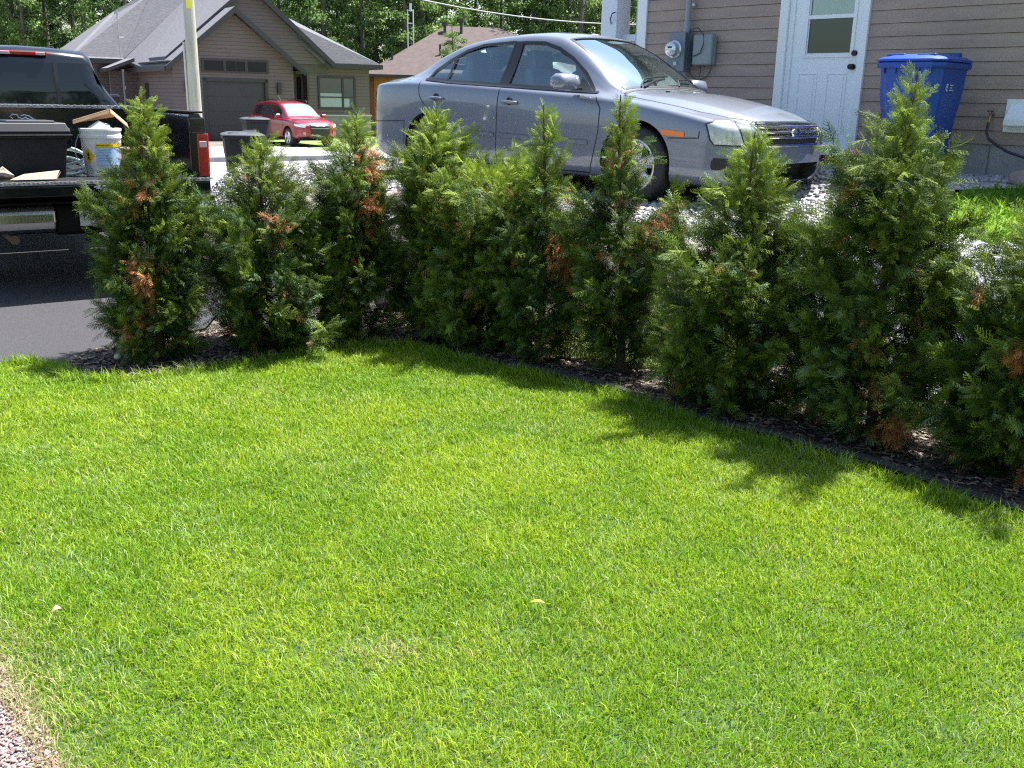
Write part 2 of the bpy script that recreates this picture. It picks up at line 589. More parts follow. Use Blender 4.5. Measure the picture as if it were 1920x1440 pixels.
# ---- pebbles and litter
def pebbles(name, poly, n, smin, smax, cols, m, label, seed, off=0.0, flat=.6, dens=None):
    r = np.random.default_rng(seed)
    bm = bmesh.new()
    bmesh.ops.create_icosphere(bm, subdivisions=1, radius=1)
    bv = np.array([v.co[:] for v in bm.verts]); bf = np.array([[v.index for v in f.verts] for f in bm.faces])
    bm.free()
    P = np.array(poly); lo, hi = P.min(0), P.max(0)
    pts = np.zeros((0, 2))
    while len(pts) < n:
        c = r.uniform(lo, hi, (n * 2, 2))
        ok = inside(poly, c[:, 0], c[:, 1])
        if dens is not None: ok &= r.random(len(c)) < dens(c[:, 0], c[:, 1])
        pts = np.vstack([pts, c[ok]])
    pts = pts[:n]
    s = r.uniform(smin, smax, n)
    V = bv[None] * (1 + r.normal(0, .16, (n, len(bv), 1)))
    V = V * np.column_stack([s * r.uniform(.7, 1.3, n), s * r.uniform(.7, 1.2, n), s * flat * r.uniform(.7, 1.3, n)])[:, None, :]
    a = r.uniform(0, 6.28, n); ca, sa = np.cos(a)[:, None], np.sin(a)[:, None]
    V2 = V.copy()
    V2[..., 0] = V[..., 0] * ca - V[..., 1] * sa; V2[..., 1] = V[..., 0] * sa + V[..., 1] * ca
    V2[..., 0] += pts[:, :1]; V2[..., 1] += pts[:, 1:]
    V2[..., 2] += (hgt(pts[:, 0], pts[:, 1]) + off + s * flat * .3)[:, None]
    F = (bf[None] + (np.arange(n) * len(bv))[:, None, None]).reshape(-1, 3)
    c = np.array(cols)[r.integers(0, len(cols), n)] * r.uniform(.8, 1.2, (n, 1))
    C = np.repeat(c[:, None, :], len(bv), axis=1).reshape(-1, 3)
    return tag(np_mesh(name, V2.reshape(-1, 3), F, m, colors=C), label, 'gravel', kind='stuff')
m_peb = mat('pebble', (.5, .5, .5), .85, attr='tint')
pebbles('path_pebbles', [(-.55, .6), (-.8, 1.5), (-1.0, 1.88), (-1.2, 2.12), (-1.4, 2.34), (-1.9, 2.7), (-3.2, 3.15), (-3.2, 1.2), (-1.5, .6)], 80000, .002, .006,
        [(.30, .19, .17), (.33, .25, .23), (.17, .10, .10), (.38, .30, .28), (.24, .17, .17), (.08, .055, .06)], m_peb, 'pink and white crushed stone path at the lawn corner', 11, .004)
pebbles('yard_pebbles', [(-2.35, 8.75), (-1.7, 8.35), (-1.0, 8.25), (-.2, 7.6), (.5, 6.95), (1.35, 6.5), (1.6, 7.0), (1.95, 7.75), (2.9, 8.45), (3.2, 9.5), (0, 12), (-3.2, 14), (-4.4, 13)], 16000, .010, .03,
        [(.31, .3, .3), (.38, .37, .37), (.2, .2, .215), (.46, .45, .43), (.13, .13, .145)], m_peb, 'coarse grey crushed stone on the raised parking yard', 12, .01)
pebbles('bed_pebbles', [(3.5, 9.3), (4.7, 8.4), (6, 7.3), (6.3, 8), (5.0, 9.3), (3.8, 10.2)], 1500, .012, .03,
        [(.3, .3, .32), (.4, .38, .38), (.2, .2, .22)], m_peb, 'grey stone chips along the house foundation', 13, .01)

def litter(name, poly, n, size, cols, label, cat, seed):
    r = np.random.default_rng(seed)
    P = np.array(poly); lo, hi = P.min(0), P.max(0)
    c = r.uniform(lo, hi, (n * 4, 2)); c = c[inside(poly, c[:, 0], c[:, 1])][:n]; n = len(c)
    L = size * r.uniform(.5, 1.6, n); Wd = L * r.uniform(.15, .4, n)
    a = r.uniform(0, 6.28, n)
    z = hgt(c[:, 0], c[:, 1]) + .006
    ux, uy = np.cos(a), np.sin(a)
    V = np.zeros((n, 4, 3)); tz = r.uniform(0, .5, (n, 4))
    for k, (p, q) in enumerate([(-1, -1), (1, -1), (1, 1), (-1, 1)]):
        V[:, k, 0] = c[:, 0] + ux * L * p / 2 - uy * Wd * q / 2
        V[:, k, 1] = c[:, 1] + uy * L * p / 2 + ux * Wd * q / 2
        V[:, k, 2] = z + tz[:, k] * L * .6
    C = np.array(cols)[r.integers(0, len(cols), n)] * r.uniform(.7, 1.2, (n, 1))
    return tag(np_mesh(name, V.reshape(-1, 3), np.arange(n * 4).reshape(-1, 4), m_peb, colors=np.repeat(C[:, None], 4, 1).reshape(-1, 3)), label, cat, kind='stuff')
litter('mulch_litter', BED, 14000, .028, [(.1, .065, .045), (.16, .1, .07), (.05, .035, .03), (.2, .15, .11), (.3, .24, .18)], 'brown bark mulch and dead needles under the cedars', 'mulch', 21)

litter('edge_dirt', PB, 1200, .014, [(.16, .08, .06), (.24, .13, .1), (.09, .05, .045)], 'reddish dirt and dead roots between the path and the lawn', 'soil', 23)

# ---- black plastic lawn edging
e = MB()
EP = densify([(-.02, 5.44), (.12, 5.33), (0.54, 4.99), (0.9, 4.59), (1.31, 4.18), (1.66, 3.82), (1.96, 3.46), (2.6, 2.78), (3.6, 1.73)], .08, False)
e.tube([(x + .02 + .006 * math.sin(x * 7), y + .02, .020 + .010 * math.sin(x * 5.3) + .004 * math.sin(x * 17)) for x, y in EP], .022, 10)
o = e.build('lawn_edging', mat('edging_plastic', (.009, .0095, .011), .6, bump=.2, bscale=40), smooth=True)
w_ = MB()
for (x1, y1), (x2, y2) in zip(EP[:-1], EP[1:]):
    w_.add([(x1 + .02, y1 + .02, -.02), (x2 + .02, y2 + .02, -.02), (x2 + .02, y2 + .02, .03), (x1 + .02, y1 + .02, .03),
            (x1 + .026, y1 + .026, -.02), (x2 + .026, y2 + .026, -.02), (x2 + .026, y2 + .026, .03), (x1 + .026, y1 + .026, .03)],
           [(0, 1, 2, 3), (7, 6, 5, 4)])
w_.build('edging_skirt', MATS['edging_plastic'], o)
tag(o, 'black plastic edging strip between the lawn and the cedar bed', 'lawn edging')

# ---- rocks
def rock(c, d, seed, label, m, rz=0.0, group=None, sub=4):
    bm = bmesh.new()
    bmesh.ops.create_icosphere(bm, subdivisions=sub, radius=1)
    r = np.random.default_rng(seed)
    pl = r.normal(0, 1, (10, 3)); pl /= np.linalg.norm(pl, axis=1)[:, None]; pd = r.uniform(.62, .92, 10)
    off = r.uniform(-5, 5, 3)
    from mathutils import noise
    for v in bm.verts:
        p = np.array(v.co[:])
        for nn, dd in zip(pl, pd):
            e_ = p @ nn - dd
            if e_ > 0: p = p - nn * e_ * .9
        nz = noise.fractal(Vector(p * 1.6 + off), 1, 2, 5)
        p = p * (1 + .13 * nz)
        v.co = Vector(p * np.array(d) / 2)
    for f in bm.faces: f.smooth = True
    me = bpy.data.meshes.new('boulder'); bm.to_mesh(me); bm.free(); me.materials.append(m)
    o = link(bpy.data.objects.new('boulder', me))
    zz = float(hgt(c[0], c[1]))
    o.location = (c[0], c[1], (c[2] if len(c) > 2 else zz + d[2] * .25))
    o.rotation_euler = (0, 0, rz)
    return tag(o, label, 'boulder', group)
m_rock = mat('granite', (.38, .34, .30), .85, col2=(.22, .2, .18), scale=3.5, bump=.8, bscale=9)
m_rockr = mat('pink_granite', (.38, .28, .24), .85, col2=(.22, .17, .16), scale=4, bump=.8, bscale=10)
m_rockg = mat('grey_stone', (.34, .34, .36), .85, col2=(.22, .22, .24), scale=4, bump=.8, bscale=10)
GW = 'boulders of the retaining wall behind the cedars'
rock((-1.78, 8.72, .38), (.8, .55, .75), 1, 'pale boulder seen between the second and third cedar from the left', m_rock, .5, GW)
rock((-1.0, 8.5, .34), (.95, .6, .78), 2, 'big boulder with a sunlit top right of the third cedar', m_rockr, -.3, GW)
rock((-.25, 7.6, .25), (1.0, .7, .75), 3, 'boulder mostly hidden behind the fourth cedar', m_rockg, -.5, GW)
rock((.46, 6.95, .28), (.9, .6, .7), 4, 'tan boulder showing between the bare-topped cedars in the middle', m_rock, -.6, GW)
rock((1.12, 6.4, .28), (.95, .6, .72), 5, 'whitish boulder between the trunk cedar and the wide cedar', m_rock, -.4, GW)
rock((-2.55, 9.15, .1), (.7, .5, .5), 6, 'low boulder at the corner of the asphalt drive behind the cedars', m_rockg, .9, GW)
GH = 'stones edging the bed along the sided house'
for j, (x, y, sx, sy, sz, lab, mm) in enumerate([
        (2.75, 9.75, .5, .3, .22, 'flat grey-brown stone just right of the sedan nose below the white door', m_rockg),
        (3.22, 9.45, .42, .28, .2, 'second long stone below the white door', m_rock),
        (3.62, 9.18, .34, .26, .2, 'small rounded stone left of the blue bin foot', m_rockg),
        (4.48, 8.5, .52, .36, .24, 'pinkish stone right of the tall ragged cedar under the hose tap', m_rockr),
        (4.78, 8.32, .25, .25, .2, 'small upright stone between the pink stone and the grey block', m_rockr),
        (5.05, 8.02, .42, .34, .24, 'pale grey block stone at the right edge of the picture', m_rockg)]):
    rock((x, y, float(hgt(x, y)) + sz * .22), (sx, sy, sz), 20 + j, lab, mm, -.75, GH, 3)

# ---- landscape cloth
def crumple(cx, cy, rx, ry, n, seed):
    g_ = np.linspace(-1, 1, n)
    A, B = np.meshgrid(g_, g_)
    rr = np.random.default_rng(seed)
    x = cx + A * rx * (1 + .12 * np.sin(B * 3)) * .75 + B * .55; y = cy + B * ry + .1 * np.sin(A * 4) - A * .6
    wr = np.abs(vnoise(A * 2 + B, B - A, 3.2, seed) - .5) * .15 + np.abs(vnoise(A, B, 7, seed + 1) - .5) * .06
    z = hgt(x, y) + .02 + wr
    return x, y, z
x, y, z = crumple(2.36, 5.75, .36, .40, 44, 3)
n_ = 44; i = np.arange((n_ - 1) ** 2); a_ = (i // (n_ - 1)) * n_ + i % (n_ - 1)
tp = np_mesh('tarp', np.column_stack([x.ravel(), y.ravel(), z.ravel()]), np.column_stack([a_, a_ + 1, a_ + n_ + 1, a_ + n_]),
             mat('tarp_cloth', (.3, .31, .33), .5), smooth=True)
tag(tp, 'crumpled white tarp on the slope behind the two rightmost cedars', 'tarp')

rock((1.7, 5.8, .16), (.7, .5, .5), 31, 'grey boulder low behind the two tall right-hand cedars', m_rockg, -.7, GW)
rock((.1, 6.35, .05), (.5, .35, .3), 32, 'small pinkish stone at the foot of the wall behind the thin-leader cedar', m_rockr, -.5, GW)
rock((-.75, 7.1, .1), (.6, .45, .4), 33, 'low stone behind the cedar in the bend of the hedge', m_rock, -.5, GW)
rock((-2.28, 5.42, .03), (.045, .04, .04), 41, 'left of two tiny white stones at the foot of the leftmost cedar', mat('white_stone', (.6, .6, .58), .7), 0, None, 2)
rock((-2.23, 5.43, .03), (.035, .03, .03), 42, 'right of two tiny white stones at the foot of the leftmost cedar', MATS['white_stone'], 0, None, 2)
WEED = [(.2, 5.75), (.75, 5.45), (1.3, 5.2), (1.6, 5.6), (1.1, 6.1), (.5, 6.5)]
def weedcol(x, y, r, n):
    t = np.clip(r.normal(.6, .3, n), 0, 1)
    return mixc((.12, .22, .03), (.36, .38, .12), t) * r.uniform(.8, 1.2, (n, 1))
blades('weed_grass', WEED, 5000, .04, .13, .005, weedcol, 'sunlit yellowish weeds on the slope behind the bare cedar trunk', seed=8, lean=.6)
# ---- single leaves on the lawn
def leaf(x, y, L, Wd, rz, m, label, curl=.012, z=.045):
    b = MB(); vs = []; fs = []
    for i in range(9):
        t = i / 8
        w = Wd * math.sin(math.pi * min(1, t * .98 + .02)) ** .8 / 2
        zz = curl * math.sin(t * 3)
        vs += [(L * (t - .5), -w, zz + .003), (L * (t - .5), 0, zz), (L * (t - .5), w, zz + .003)]
    for i in range(8):
        for q in range(2):
            fs.append((i * 3 + q, i * 3 + q + 1, i * 3 + q + 4, i * 3 + q + 3))
    b.add(vs, fs, Matrix.Translation((x, y, z)) @ Matrix.Rotation(rz, 4, 'Z') @ Matrix.Rotation(.15, 4, 'X'))
    return tag(b.build('fallen_leaf', m, smooth=True), label, 'leaf')
leaf(.09, 2.62, .055, .012, -.1, mat('yellow_leaf', (.33, .42, .04), .5), 'narrow yellow-green leaf lying on the middle of the lawn')
leaf(-1.31, 2.52, .03, .02, .7, mat('brown_leaf', (.3, .2, .13), .7), 'small curled brown leaf near the left edge of the lawn')
# ================================================================ CEDARS
def spray_template(seed, L=1.0):
    """flat fan of scale-leaf twigs in the x (along) / y (across) plane, returned as slender triangles"""
    r = np.random.default_rng(seed)
    T = []
    def seg(p, a, l, w, z0=0.0, z1=0.0):
        d = np.array([math.cos(a), math.sin(a)]); s = np.array([-d[1], d[0]]) * w / 2
        q = p + d * l
        T.append([(p[0] - s[0], p[1] - s[1], z0), (p[0] + s[0], p[1] + s[1], z0), (q[0], q[1], z1)])
        return q
    p = np.array([0., 0.]); a = 0.
    N = 7
    for i in range(N):
        l = L / N
        q = p + np.array([math.cos(a), math.sin(a)]) * l
        seg(p, a, l * 1.5, .03)
        side = 1 if i % 2 else -1
        bl = L * (.50 - .40 * i / N) * r.uniform(.8, 1.15)
        for sd in ((side,) if i < 1 else (side, -side)):
            ba = a + sd * r.uniform(.55, .8)
            pp = q.copy()
            for k in range(3):
                z = -.05 * (k + 1)
                pq = pp + np.array([math.cos(ba), math.sin(ba)]) * bl / 3
                seg(pp, ba, bl / 3 * 1.35, .026, z + .05, z)
                for s2 in (1, -1):
                    seg(pp + (pq - pp) * .6, ba + s2 * r.uniform(.5, .75), bl * (.30 - .06 * k), .024, z + .05, z)
                pp = pq; ba -= sd * .1
            bl *= .8
        p = q; a += r.normal(0, .1)
    return np.array(T)       # (m,3,3)
SPRAYS = [spray_template(s) for s in range(5)]

m_ced = mat('cedar_foliage', (.05, .1, .02), .55, attr='tint', trans=.14, spec=.18)
m_dead = mat('cedar_dead', (.3, .12, .04), .8, attr='tint', trans=.15)
m_bark = mat('cedar_bark', (.12, .08, .055), .9, col2=(.06, .04, .03), scale=14, bump=.8, bscale=40, stretch=(1, 1, .2))

def orient(T, P, D, U, L, twist):
    """place templates T at P along D, with blade normal near U"""
    n = len(P)
    D = D / np.linalg.norm(D, axis=1)[:, None]
    A = np.cross(U, D); A /= np.linalg.norm(A, axis=1)[:, None] + 1e-9
    N = np.cross(D, A)
    c, s = np.cos(twist)[:, None], np.sin(twist)[:, None]
    A, N = A * c + N * s, N * c - A * s
    V = (P[:, None, None, :] + (T[None, :, :, 0:1] * D[:, None, None, :] + T[None, :, :, 1:2] * A[:, None, None, :]
         + T[None, :, :, 2:3] * N[:, None, None, :]) * L[:, None, None, None])
    return V        # n,m,3,3

def cedar(x, y, H, Rb, seed, label, name='cedar_tree', base=.05, bulge=.3, taper=.8, nb=230, dens=1.0, dead=(), topthin=.2, leanx=0.0, leany=0.0, warm=0.0, leader=1.0, sh=.7, psh=.78, pt=.65):
    r = np.random.default_rng(seed)
    root = thing(name, label, 'cedar', (x, y, float(hgt(x, y)) - .01), 0, 'row of young cedars around the lawn')
    # trunk and branches
    tb = MB()
    def tp(h):   # trunk position at height h
        return Vector((leanx * h + .02 * math.sin(h * 3 + seed), leany * h + .02 * math.cos(h * 2.3 + seed), h))
    tb.tube([tp(H * i / 12 * .99) for i in range(13)], [.026 * (1 - i / 12.6) + .0025 for i in range(13)], 7)
    pos, dirs, out = [], [], []
    nb = int(nb * .66); dens *= 1.5
    per = r.uniform(0, 6.28, 4)
    for b in range(nb):
        t = (b + r.random()) / nb
        t = t ** .92
        h0 = base * H + t * (1 - base) * H * .96
        az = b * 2.39996 + r.normal(0, .35)
        tt = h0 / H
        if tt < bulge: prof = .80 + .20 * (tt / bulge)
        elif tt < sh: prof = 1 - (1 - psh) * ((tt - bulge) / (sh - bulge)) ** 1.5
        else: prof = pt * (1 - (tt - sh) / (1 - sh)) ** 1.15
        lump = 1 + .14 * math.sin(az + per[3]) + .17 * math.sin(az * 2 + tt * 9 + per[0]) + .13 * math.sin(az * 3 - tt * 14 + per[1]) + .1 * math.sin(tt * 31 + per[2] + az)
        Rr = Rb * prof * lump * r.uniform(.68, 1.14) + .012
        if tt > 1 - topthin: Rr *= r.uniform(.45, 1.7)
        elif tt > .45 and r.random() < .10: Rr *= 1.35
        bv, bd = r.random(), r.random()
        el = R(r.uniform(18, 42)) + tt * .5
        ca, sa = math.cos(az), math.sin(az)
        pts = []
        K = 5
        for k in range(K + 1):
            u = k / K
            rad = Rr * u
            hh = h0 + Rr * (math.tan(el) * u * .55 + .35 * u * u) - Rr * .45
            pts.append(tp(max(.03, min(h0, hh))) * 0 + Vector((leanx * h0 + ca * rad, leany * h0 + sa * rad, max(.03, hh))))
        rb = .006 * (1 - tt * .6)
        if b % 2 == 0 or tt > .7:
            tb.tube(pts, [rb * (1 - .75 * k / K) for k in range(K + 1)], 4, cap=False)
        ns = max(3, int((6 + 150 * Rr) * dens * (1 if tt < sh else .80 - .35 * tt)))
        for j in range(ns):
            u = (.12 + .93 * ((j + r.random()) / ns) ** .75) if Rr > .1 else (.05 + (j + r.random()) / ns)
            u = min(u, 1.05)
            q = min(K - 1, int(u * K)); f_ = u * K - q
            p = pts[q].lerp(pts[q + 1], min(f_, 1.2))
            sw = r.normal(0, .62)
            d = Vector((math.cos(az + sw), math.sin(az + sw), r.uniform(-.7, 1.1) + tt * .6))
            p = p + Vector(r.normal(0, .010 + .022 * Rr, 3))
            if p.z < .03: p.z = .03 + abs(p.z) * .2
            pos.append(p[:]); dirs.append(d[:]); out.append((u, tt, az, bv, bd))
    # leader with sparse sprays
    for j in range(int(15 * leader)):
        t = 1 - topthin * .8 * (1 - j / (15 * leader)) ** 1
        az = j * 2.4 + r.normal(0, .3)
        d = Vector((math.cos(az), math.sin(az), 1.1))
        pos.append(tp(H * t)[:]); dirs.append(d[:]); out.append((1, t, az, .5, .5))
    pos, dirs, out = np.array(pos), np.array(dirs), np.array(out)
    n = len(pos)
    L = r.uniform(.055, .12, n) * (1 - .42 * smooth01(out[:, 1], sh, 1.0))
    # sprays hang in near-vertical fans facing out
    U = np.column_stack([-np.sin(out[:, 2]), np.cos(out[:, 2]), r.normal(0, .5, n)])
    hang = r.random(n) < .5
    U[hang] = np.column_stack([np.cos(out[hang, 2]), np.sin(out[hang, 2]), r.uniform(.2, 1.2, hang.sum())])
    isdead = r.random(n) < .006
    for (dh, daz, dr_, frac) in dead:       # dead clusters: height share, azimuth, size
        dz = (pos[:, 2] / H - dh) * H
        da = (out[:, 2] - daz + np.pi) % (2 * np.pi) - np.pi
        rad = np.hypot(pos[:, 0], pos[:, 1])
        isdead |= (np.hypot(dz / 1.15, da * rad / .55) < dr_) & (rad > .3 * Rb) & (out[:, 4] * .7 + r.random(n) * .3 < frac)
    tw = r.normal(0, .5, n)
    for nm, sel, mm in (('foliage', ~isdead, m_ced), ('dead_foliage', isdead, m_dead)):
        if sel.sum() == 0: continue
        VV, CC = [], []
        idx = np.nonzero(sel)[0]
        ti = r.integers(0, len(SPRAYS), len(idx))
        for k, T in enumerate(SPRAYS):
            ii = idx[ti == k]
            if len(ii) == 0: continue
            D = dirs[ii].copy()
            if nm == 'dead_foliage': D[:, 2] -= .9
            V = orient(T, pos[ii], D, U[ii], L[ii], tw[ii])
            if nm == 'foliage':
                lt = np.clip(.12 * out[ii, 1] + .5 * smooth01(out[ii, 1], .6, .95) + .15 * (out[ii, 0] - .5) + .28 * (out[ii, 3] - .5) + r.normal(.09 + warm, .17, len(ii)), 0, 1)  # fresh growth plus painted sunlight on tops and outer sprays, painted shade below
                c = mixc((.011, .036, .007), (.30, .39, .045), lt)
                glint = r.random(len(ii)) < .07  # a few pale sprays, highlights painted into the foliage colour
                c[glint] = np.array((.17, .24, .12))
            else:
                c = mixc((.24, .075, .025), (.42, .20, .07), r.random(len(ii)))
            c = c * r.uniform(.75, 1.25, (len(ii), 1))
            C = np.repeat(c, T.shape[0] * 3, axis=0).reshape(len(ii), -1, 3)
            # fresh tips a little lighter
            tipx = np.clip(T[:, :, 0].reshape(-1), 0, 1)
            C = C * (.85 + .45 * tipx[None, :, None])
            VV.append(V.reshape(-1, 3)); CC.append(C.reshape(-1, 3))
        VV = np.vstack(VV); CC = np.vstack(CC)
        VV[:, 2] = np.maximum(VV[:, 2], .012)
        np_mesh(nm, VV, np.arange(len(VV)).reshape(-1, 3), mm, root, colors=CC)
    tb.build('trunk', m_bark, root, smooth=True)
    return root
S0 = -1.57    # azimuth facing the camera
cedar(-2.09, 5.52, 1.50, .27, 1, 'leftmost cedar, tall, with rust-brown dead sprays, beside the asphalt drive', leanx=.03, sh=0.60, psh=0.72, pt=0.48, bulge=.2, taper=.75, nb=240, topthin=.16,
      dead=[(.68, S0 - .1, .07, .75), (.60, S0 - .5, .06, .5), (.40, S0 + .15, .09, .8), (.42, S0 - .3, .06, .8), (.28, S0 + .1, .07, .6), (.18, S0 - .2, .06, .6)])
cedar(-1.48, 5.80, 1.27, .365, 2, 'second cedar from the left, broad and bushy, in front of the grey wheeled bins', sh=0.60, psh=0.76, pt=0.55, bulge=.25, taper=.6, nb=230, topthin=.14,
      dead=[(.62, S0 + .5, .045, .7), (.82, S0 - .6, .05, .5)])
cedar(-1.0, 6.15, 1.42, .235, 3, 'third cedar from the left, dark, with an orange-brown side tip, before the boulder', sh=0.66, psh=0.72, pt=0.62, bulge=.28, taper=.75, nb=200, topthin=.22,
      dead=[(.80, S0 + .9, .09, .75), (.62, S0 + .6, .06, .5), (.5, S0 + .8, .05, .5)])
cedar(-.52, 6.2, 1.46, .245, 4, 'cedar in the bend of the hedge, in front of the sedan rear wheel', sh=0.74, psh=0.72, pt=0.60, bulge=.35, taper=.5, nb=230, topthin=.12, warm=.03,
      dead=[(.6, S0 + .3, .05, .4)])
cedar(-.20, 5.98, 1.12, .30, 5, 'wide-shouldered cedar below the sedan rear door, fifth from the left', sh=0.80, psh=0.85, pt=0.80, bulge=.35, taper=.5, nb=230, topthin=.1, warm=.06,
      dead=[(.66, S0 - .4, .06, .6)])
cedar(.16, 5.70, 1.50, .255, 6, 'cedar with a thin bare leader below the sedan front door handle', sh=0.55, psh=0.75, pt=0.42, bulge=.3, taper=.9, nb=200, topthin=.28, dens=.85,
      dead=[(.42, S0 + .9, .07, .8), (.5, S0 + .6, .06, .5), (.22, S0 - .3, .045, .6)])
cedar(.61, 5.42, 1.56, .25, 7, 'sparse cedar with a bare trunk foot in front of the sedan front wheel', base=.07, sh=0.57, psh=0.82, pt=0.40, bulge=.42, taper=.95, nb=200, topthin=.34, dens=.9, leanx=-.03,
      dead=[(.66, S0 + .2, .16, .35), (.56, S0 + .8, .12, .4), (.6, S0 - .6, .1, .3), (.42, S0 - .8, .06, .7), (.8, S0 - .4, .05, .8)])
cedar(1.15, 4.82, 1.40, .355, 8, 'broad full cedar in front of the sedan grille', sh=0.56, psh=0.72, pt=0.55, bulge=.3, taper=.8, nb=260, topthin=.12, warm=.02,
      dead=[(.35, S0 - .3, .1, .25), (.25, S0 + .1, .12, .22), (.62, S0 - .9, .06, .5), (.12, S0 + .3, .09, .4)])
cedar(1.69, 4.36, 1.67, .295, 9, 'tallest cedar with a ragged pointed top in front of the blue bin', sh=0.72, psh=0.58, pt=0.20, bulge=.3, taper=.95, nb=250, topthin=.33, warm=.03,
      dead=[(.33, S0 - .6, .06, .6), (.28, S0 + .4, .08, .6), (.16, S0 + .0, .12, .75), (.10, S0 + .35, .1, .7), (.48, S0 + .2, .06, .3)])
cedar(2.16, 3.92, 1.20, .38, 10, 'rightmost cedar, cut off by the right edge of the picture', sh=0.60, psh=0.80, pt=0.70, bulge=.3, taper=.7, nb=240, topthin=.14,
      dead=[(.04, S0 - .2, .08, .7), (.5, S0 - .6, .05, .5)])
# the side shoot left of the tallest cedar
cedar(1.50, 4.60, 1.14, .15, 12, 'small orange-tipped cedar shoot just left of the tallest cedar', sh=0.60, psh=0.70, pt=0.60, bulge=.3, taper=.8, nb=90, topthin=.25, dead=[(.9, S0 - .3, .1, .7)])
# ================================================================ VEHICLES
def interp(tab, x):
    """smooth (monotone cubic) interpolation of [(x, v), ...]"""
    X = np.array([t[0] for t in tab], float); Y = np.array([t[1] for t in tab], float)
    if X[0] > X[-1]: X, Y = X[::-1], Y[::-1]
    d = np.diff(Y) / np.diff(X)
    m = np.zeros(len(X))
    m[0], m[-1] = d[0], d[-1]
    for i in range(1, len(X) - 1):
        m[i] = 0 if d[i - 1] * d[i] <= 0 else 2 * d[i - 1] * d[i] / (d[i - 1] + d[i])
    x = min(max(x, X[0]), X[-1])
    i = min(int(np.searchsorted(X, x, side='right')) - 1, len(X) - 2)
    h = X[i + 1] - X[i]; t = (x - X[i]) / h
    return ((1 + 2 * t) * (1 - t) ** 2 * Y[i] + t * (1 - t) ** 2 * h * m[i] + t * t * (3 - 2 * t) * Y[i + 1] + t * t * (t - 1) * h * m[i + 1])

def catmull(P, n):
    P = [np.array(p, float) for p in P]
    out = []
    Q = [2 * P[0] - P[1]] + P + [2 * P[-1] - P[-2]]
    for i in range(len(P) - 1):
        p0, p1, p2, p3 = Q[i:i + 4]
        t0 = 0; t1 = t0 + max(np.linalg.norm(p1 - p0), 1e-4) ** .5; t2 = t1 + max(np.linalg.norm(p2 - p1), 1e-4) ** .5; t3 = t2 + max(np.linalg.norm(p3 - p2), 1e-4) ** .5
        for k in range(n):
            t = t1 + (t2 - t1) * k / n
            A1 = (t1 - t) / (t1 - t0) * p0 + (t - t0) / (t1 - t0) * p1
            A2 = (t2 - t) / (t2 - t1) * p1 + (t - t1) / (t2 - t1) * p2
            A3 = (t3 - t) / (t3 - t2) * p2 + (t - t2) / (t3 - t2) * p3
            B1 = (t2 - t) / (t2 - t0) * A1 + (t - t0) / (t2 - t0) * A2
            B2 = (t3 - t) / (t3 - t1) * A2 + (t - t1) / (t3 - t1) * A3
            out.append((t2 - t) / (t2 - t1) * B1 + (t - t1) / (t2 - t1) * B2)
    out.append(P[-1])
    return out

def loft(spec, off=0.0, ns=96):
    """closed car body; spec has tables along x. returns verts, faces"""
    x0, x1 = spec['ends']
    x0 += off; x1 -= off
    rings = []
    u = np.linspace(0, 1, ns)
    xs = x0 + (x1 - x0) * (.5 - .5 * np.cos(u * np.pi)) * .45 + (x1 - x0) * u * .55
    n = 5
    for x in xs:
        g = lambda k: interp(spec[k], x)
        w = g('w')
        f = 1.0
        for end, r_, p_ in ((spec['ends'][1], spec['nose'][0], spec['nose'][1]), (spec['ends'][0], spec['tail'][0], spec['tail'][1])):
            d = abs(end - x)
            if d < r_:
                f *= max(0.02, 1 - (1 - d / r_) ** p_) ** (1 / p_)
        w = max(w * f - off, .01)
        zb = g('zb') + off; zs = g('zs') - off * .6; zr = g('zr') - off; zc = g('zc') - off
        yr = min(g('yr') * f ** .8 - off, w * .97)
        yr = max(yr, .006)
        zs = min(zs, zc - .03)
        mid = (zb + zs) / 2
        gh = max(0.0, zr - zs)
        K = [(0, zb), (w * .6, zb), (w * .93, zb + .02), (w * .99, zb + .12 * (zs - zb) + .02), (w * 1.0, mid), (w * .985, zs - .12 * (zs - zb)),
             (w * .955, zs - .012), (w * .915 if gh > .1 else (w * .93 * .7 + yr * .3), zs + .012 + .02 * min(gh, .1))]
        if gh > .1:
            K += [((w * .895 * .66 + yr * .34), zs + gh * .36), ((w * .895 * .3 + yr * .7), zs + gh * .72), (yr, zr), (yr * .86, zr + (zc - zr) * .42), (yr * .5, zr + (zc - zr) * .85), (0, zc)]
        else:
            K += [(yr * .6 + w * .4 * .93, zs + (zr - zs) * .45 + .004), (yr * .93 + .07 * w, zs + (zr - zs) * .8 + .004), (yr, zr), (yr * .86, zr + (zc - zr) * .4), (yr * .5, zr + (zc - zr) * .82), (0, zc)]
        P = catmull(K, n)
        if off == 0:
            pass
        ring = [(x, p[0], p[1]) for p in P] + [(x, -p[0], p[1]) for p in P[-2:0:-1]]
        rings.append(ring)
    m = len(rings[0])
    V = [p for r_ in rings for p in r_]
    F = []
    for i in range(len(rings) - 1):
        for j in range(m):
            F.append((i * m + j, i * m + (j + 1) % m, (i + 1) * m + (j + 1) % m, (i + 1) * m + j))
    F.append(tuple(range(m))); F.append(tuple(range((len(rings) - 1) * m, len(rings) * m))[::-1])
    return V, F

def tmp_obj(V, F):
    me = bpy.data.meshes.new('tmp')
    me.from_pydata([tuple(v) for v in V], [], F)
    bm = bmesh.new(); bm.from_mesh(me)
    bmesh.ops.recalc_face_normals(bm, faces=bm.faces)
    bm.to_mesh(me); bm.free()
    return link(bpy.data.objects.new('tmp', me))

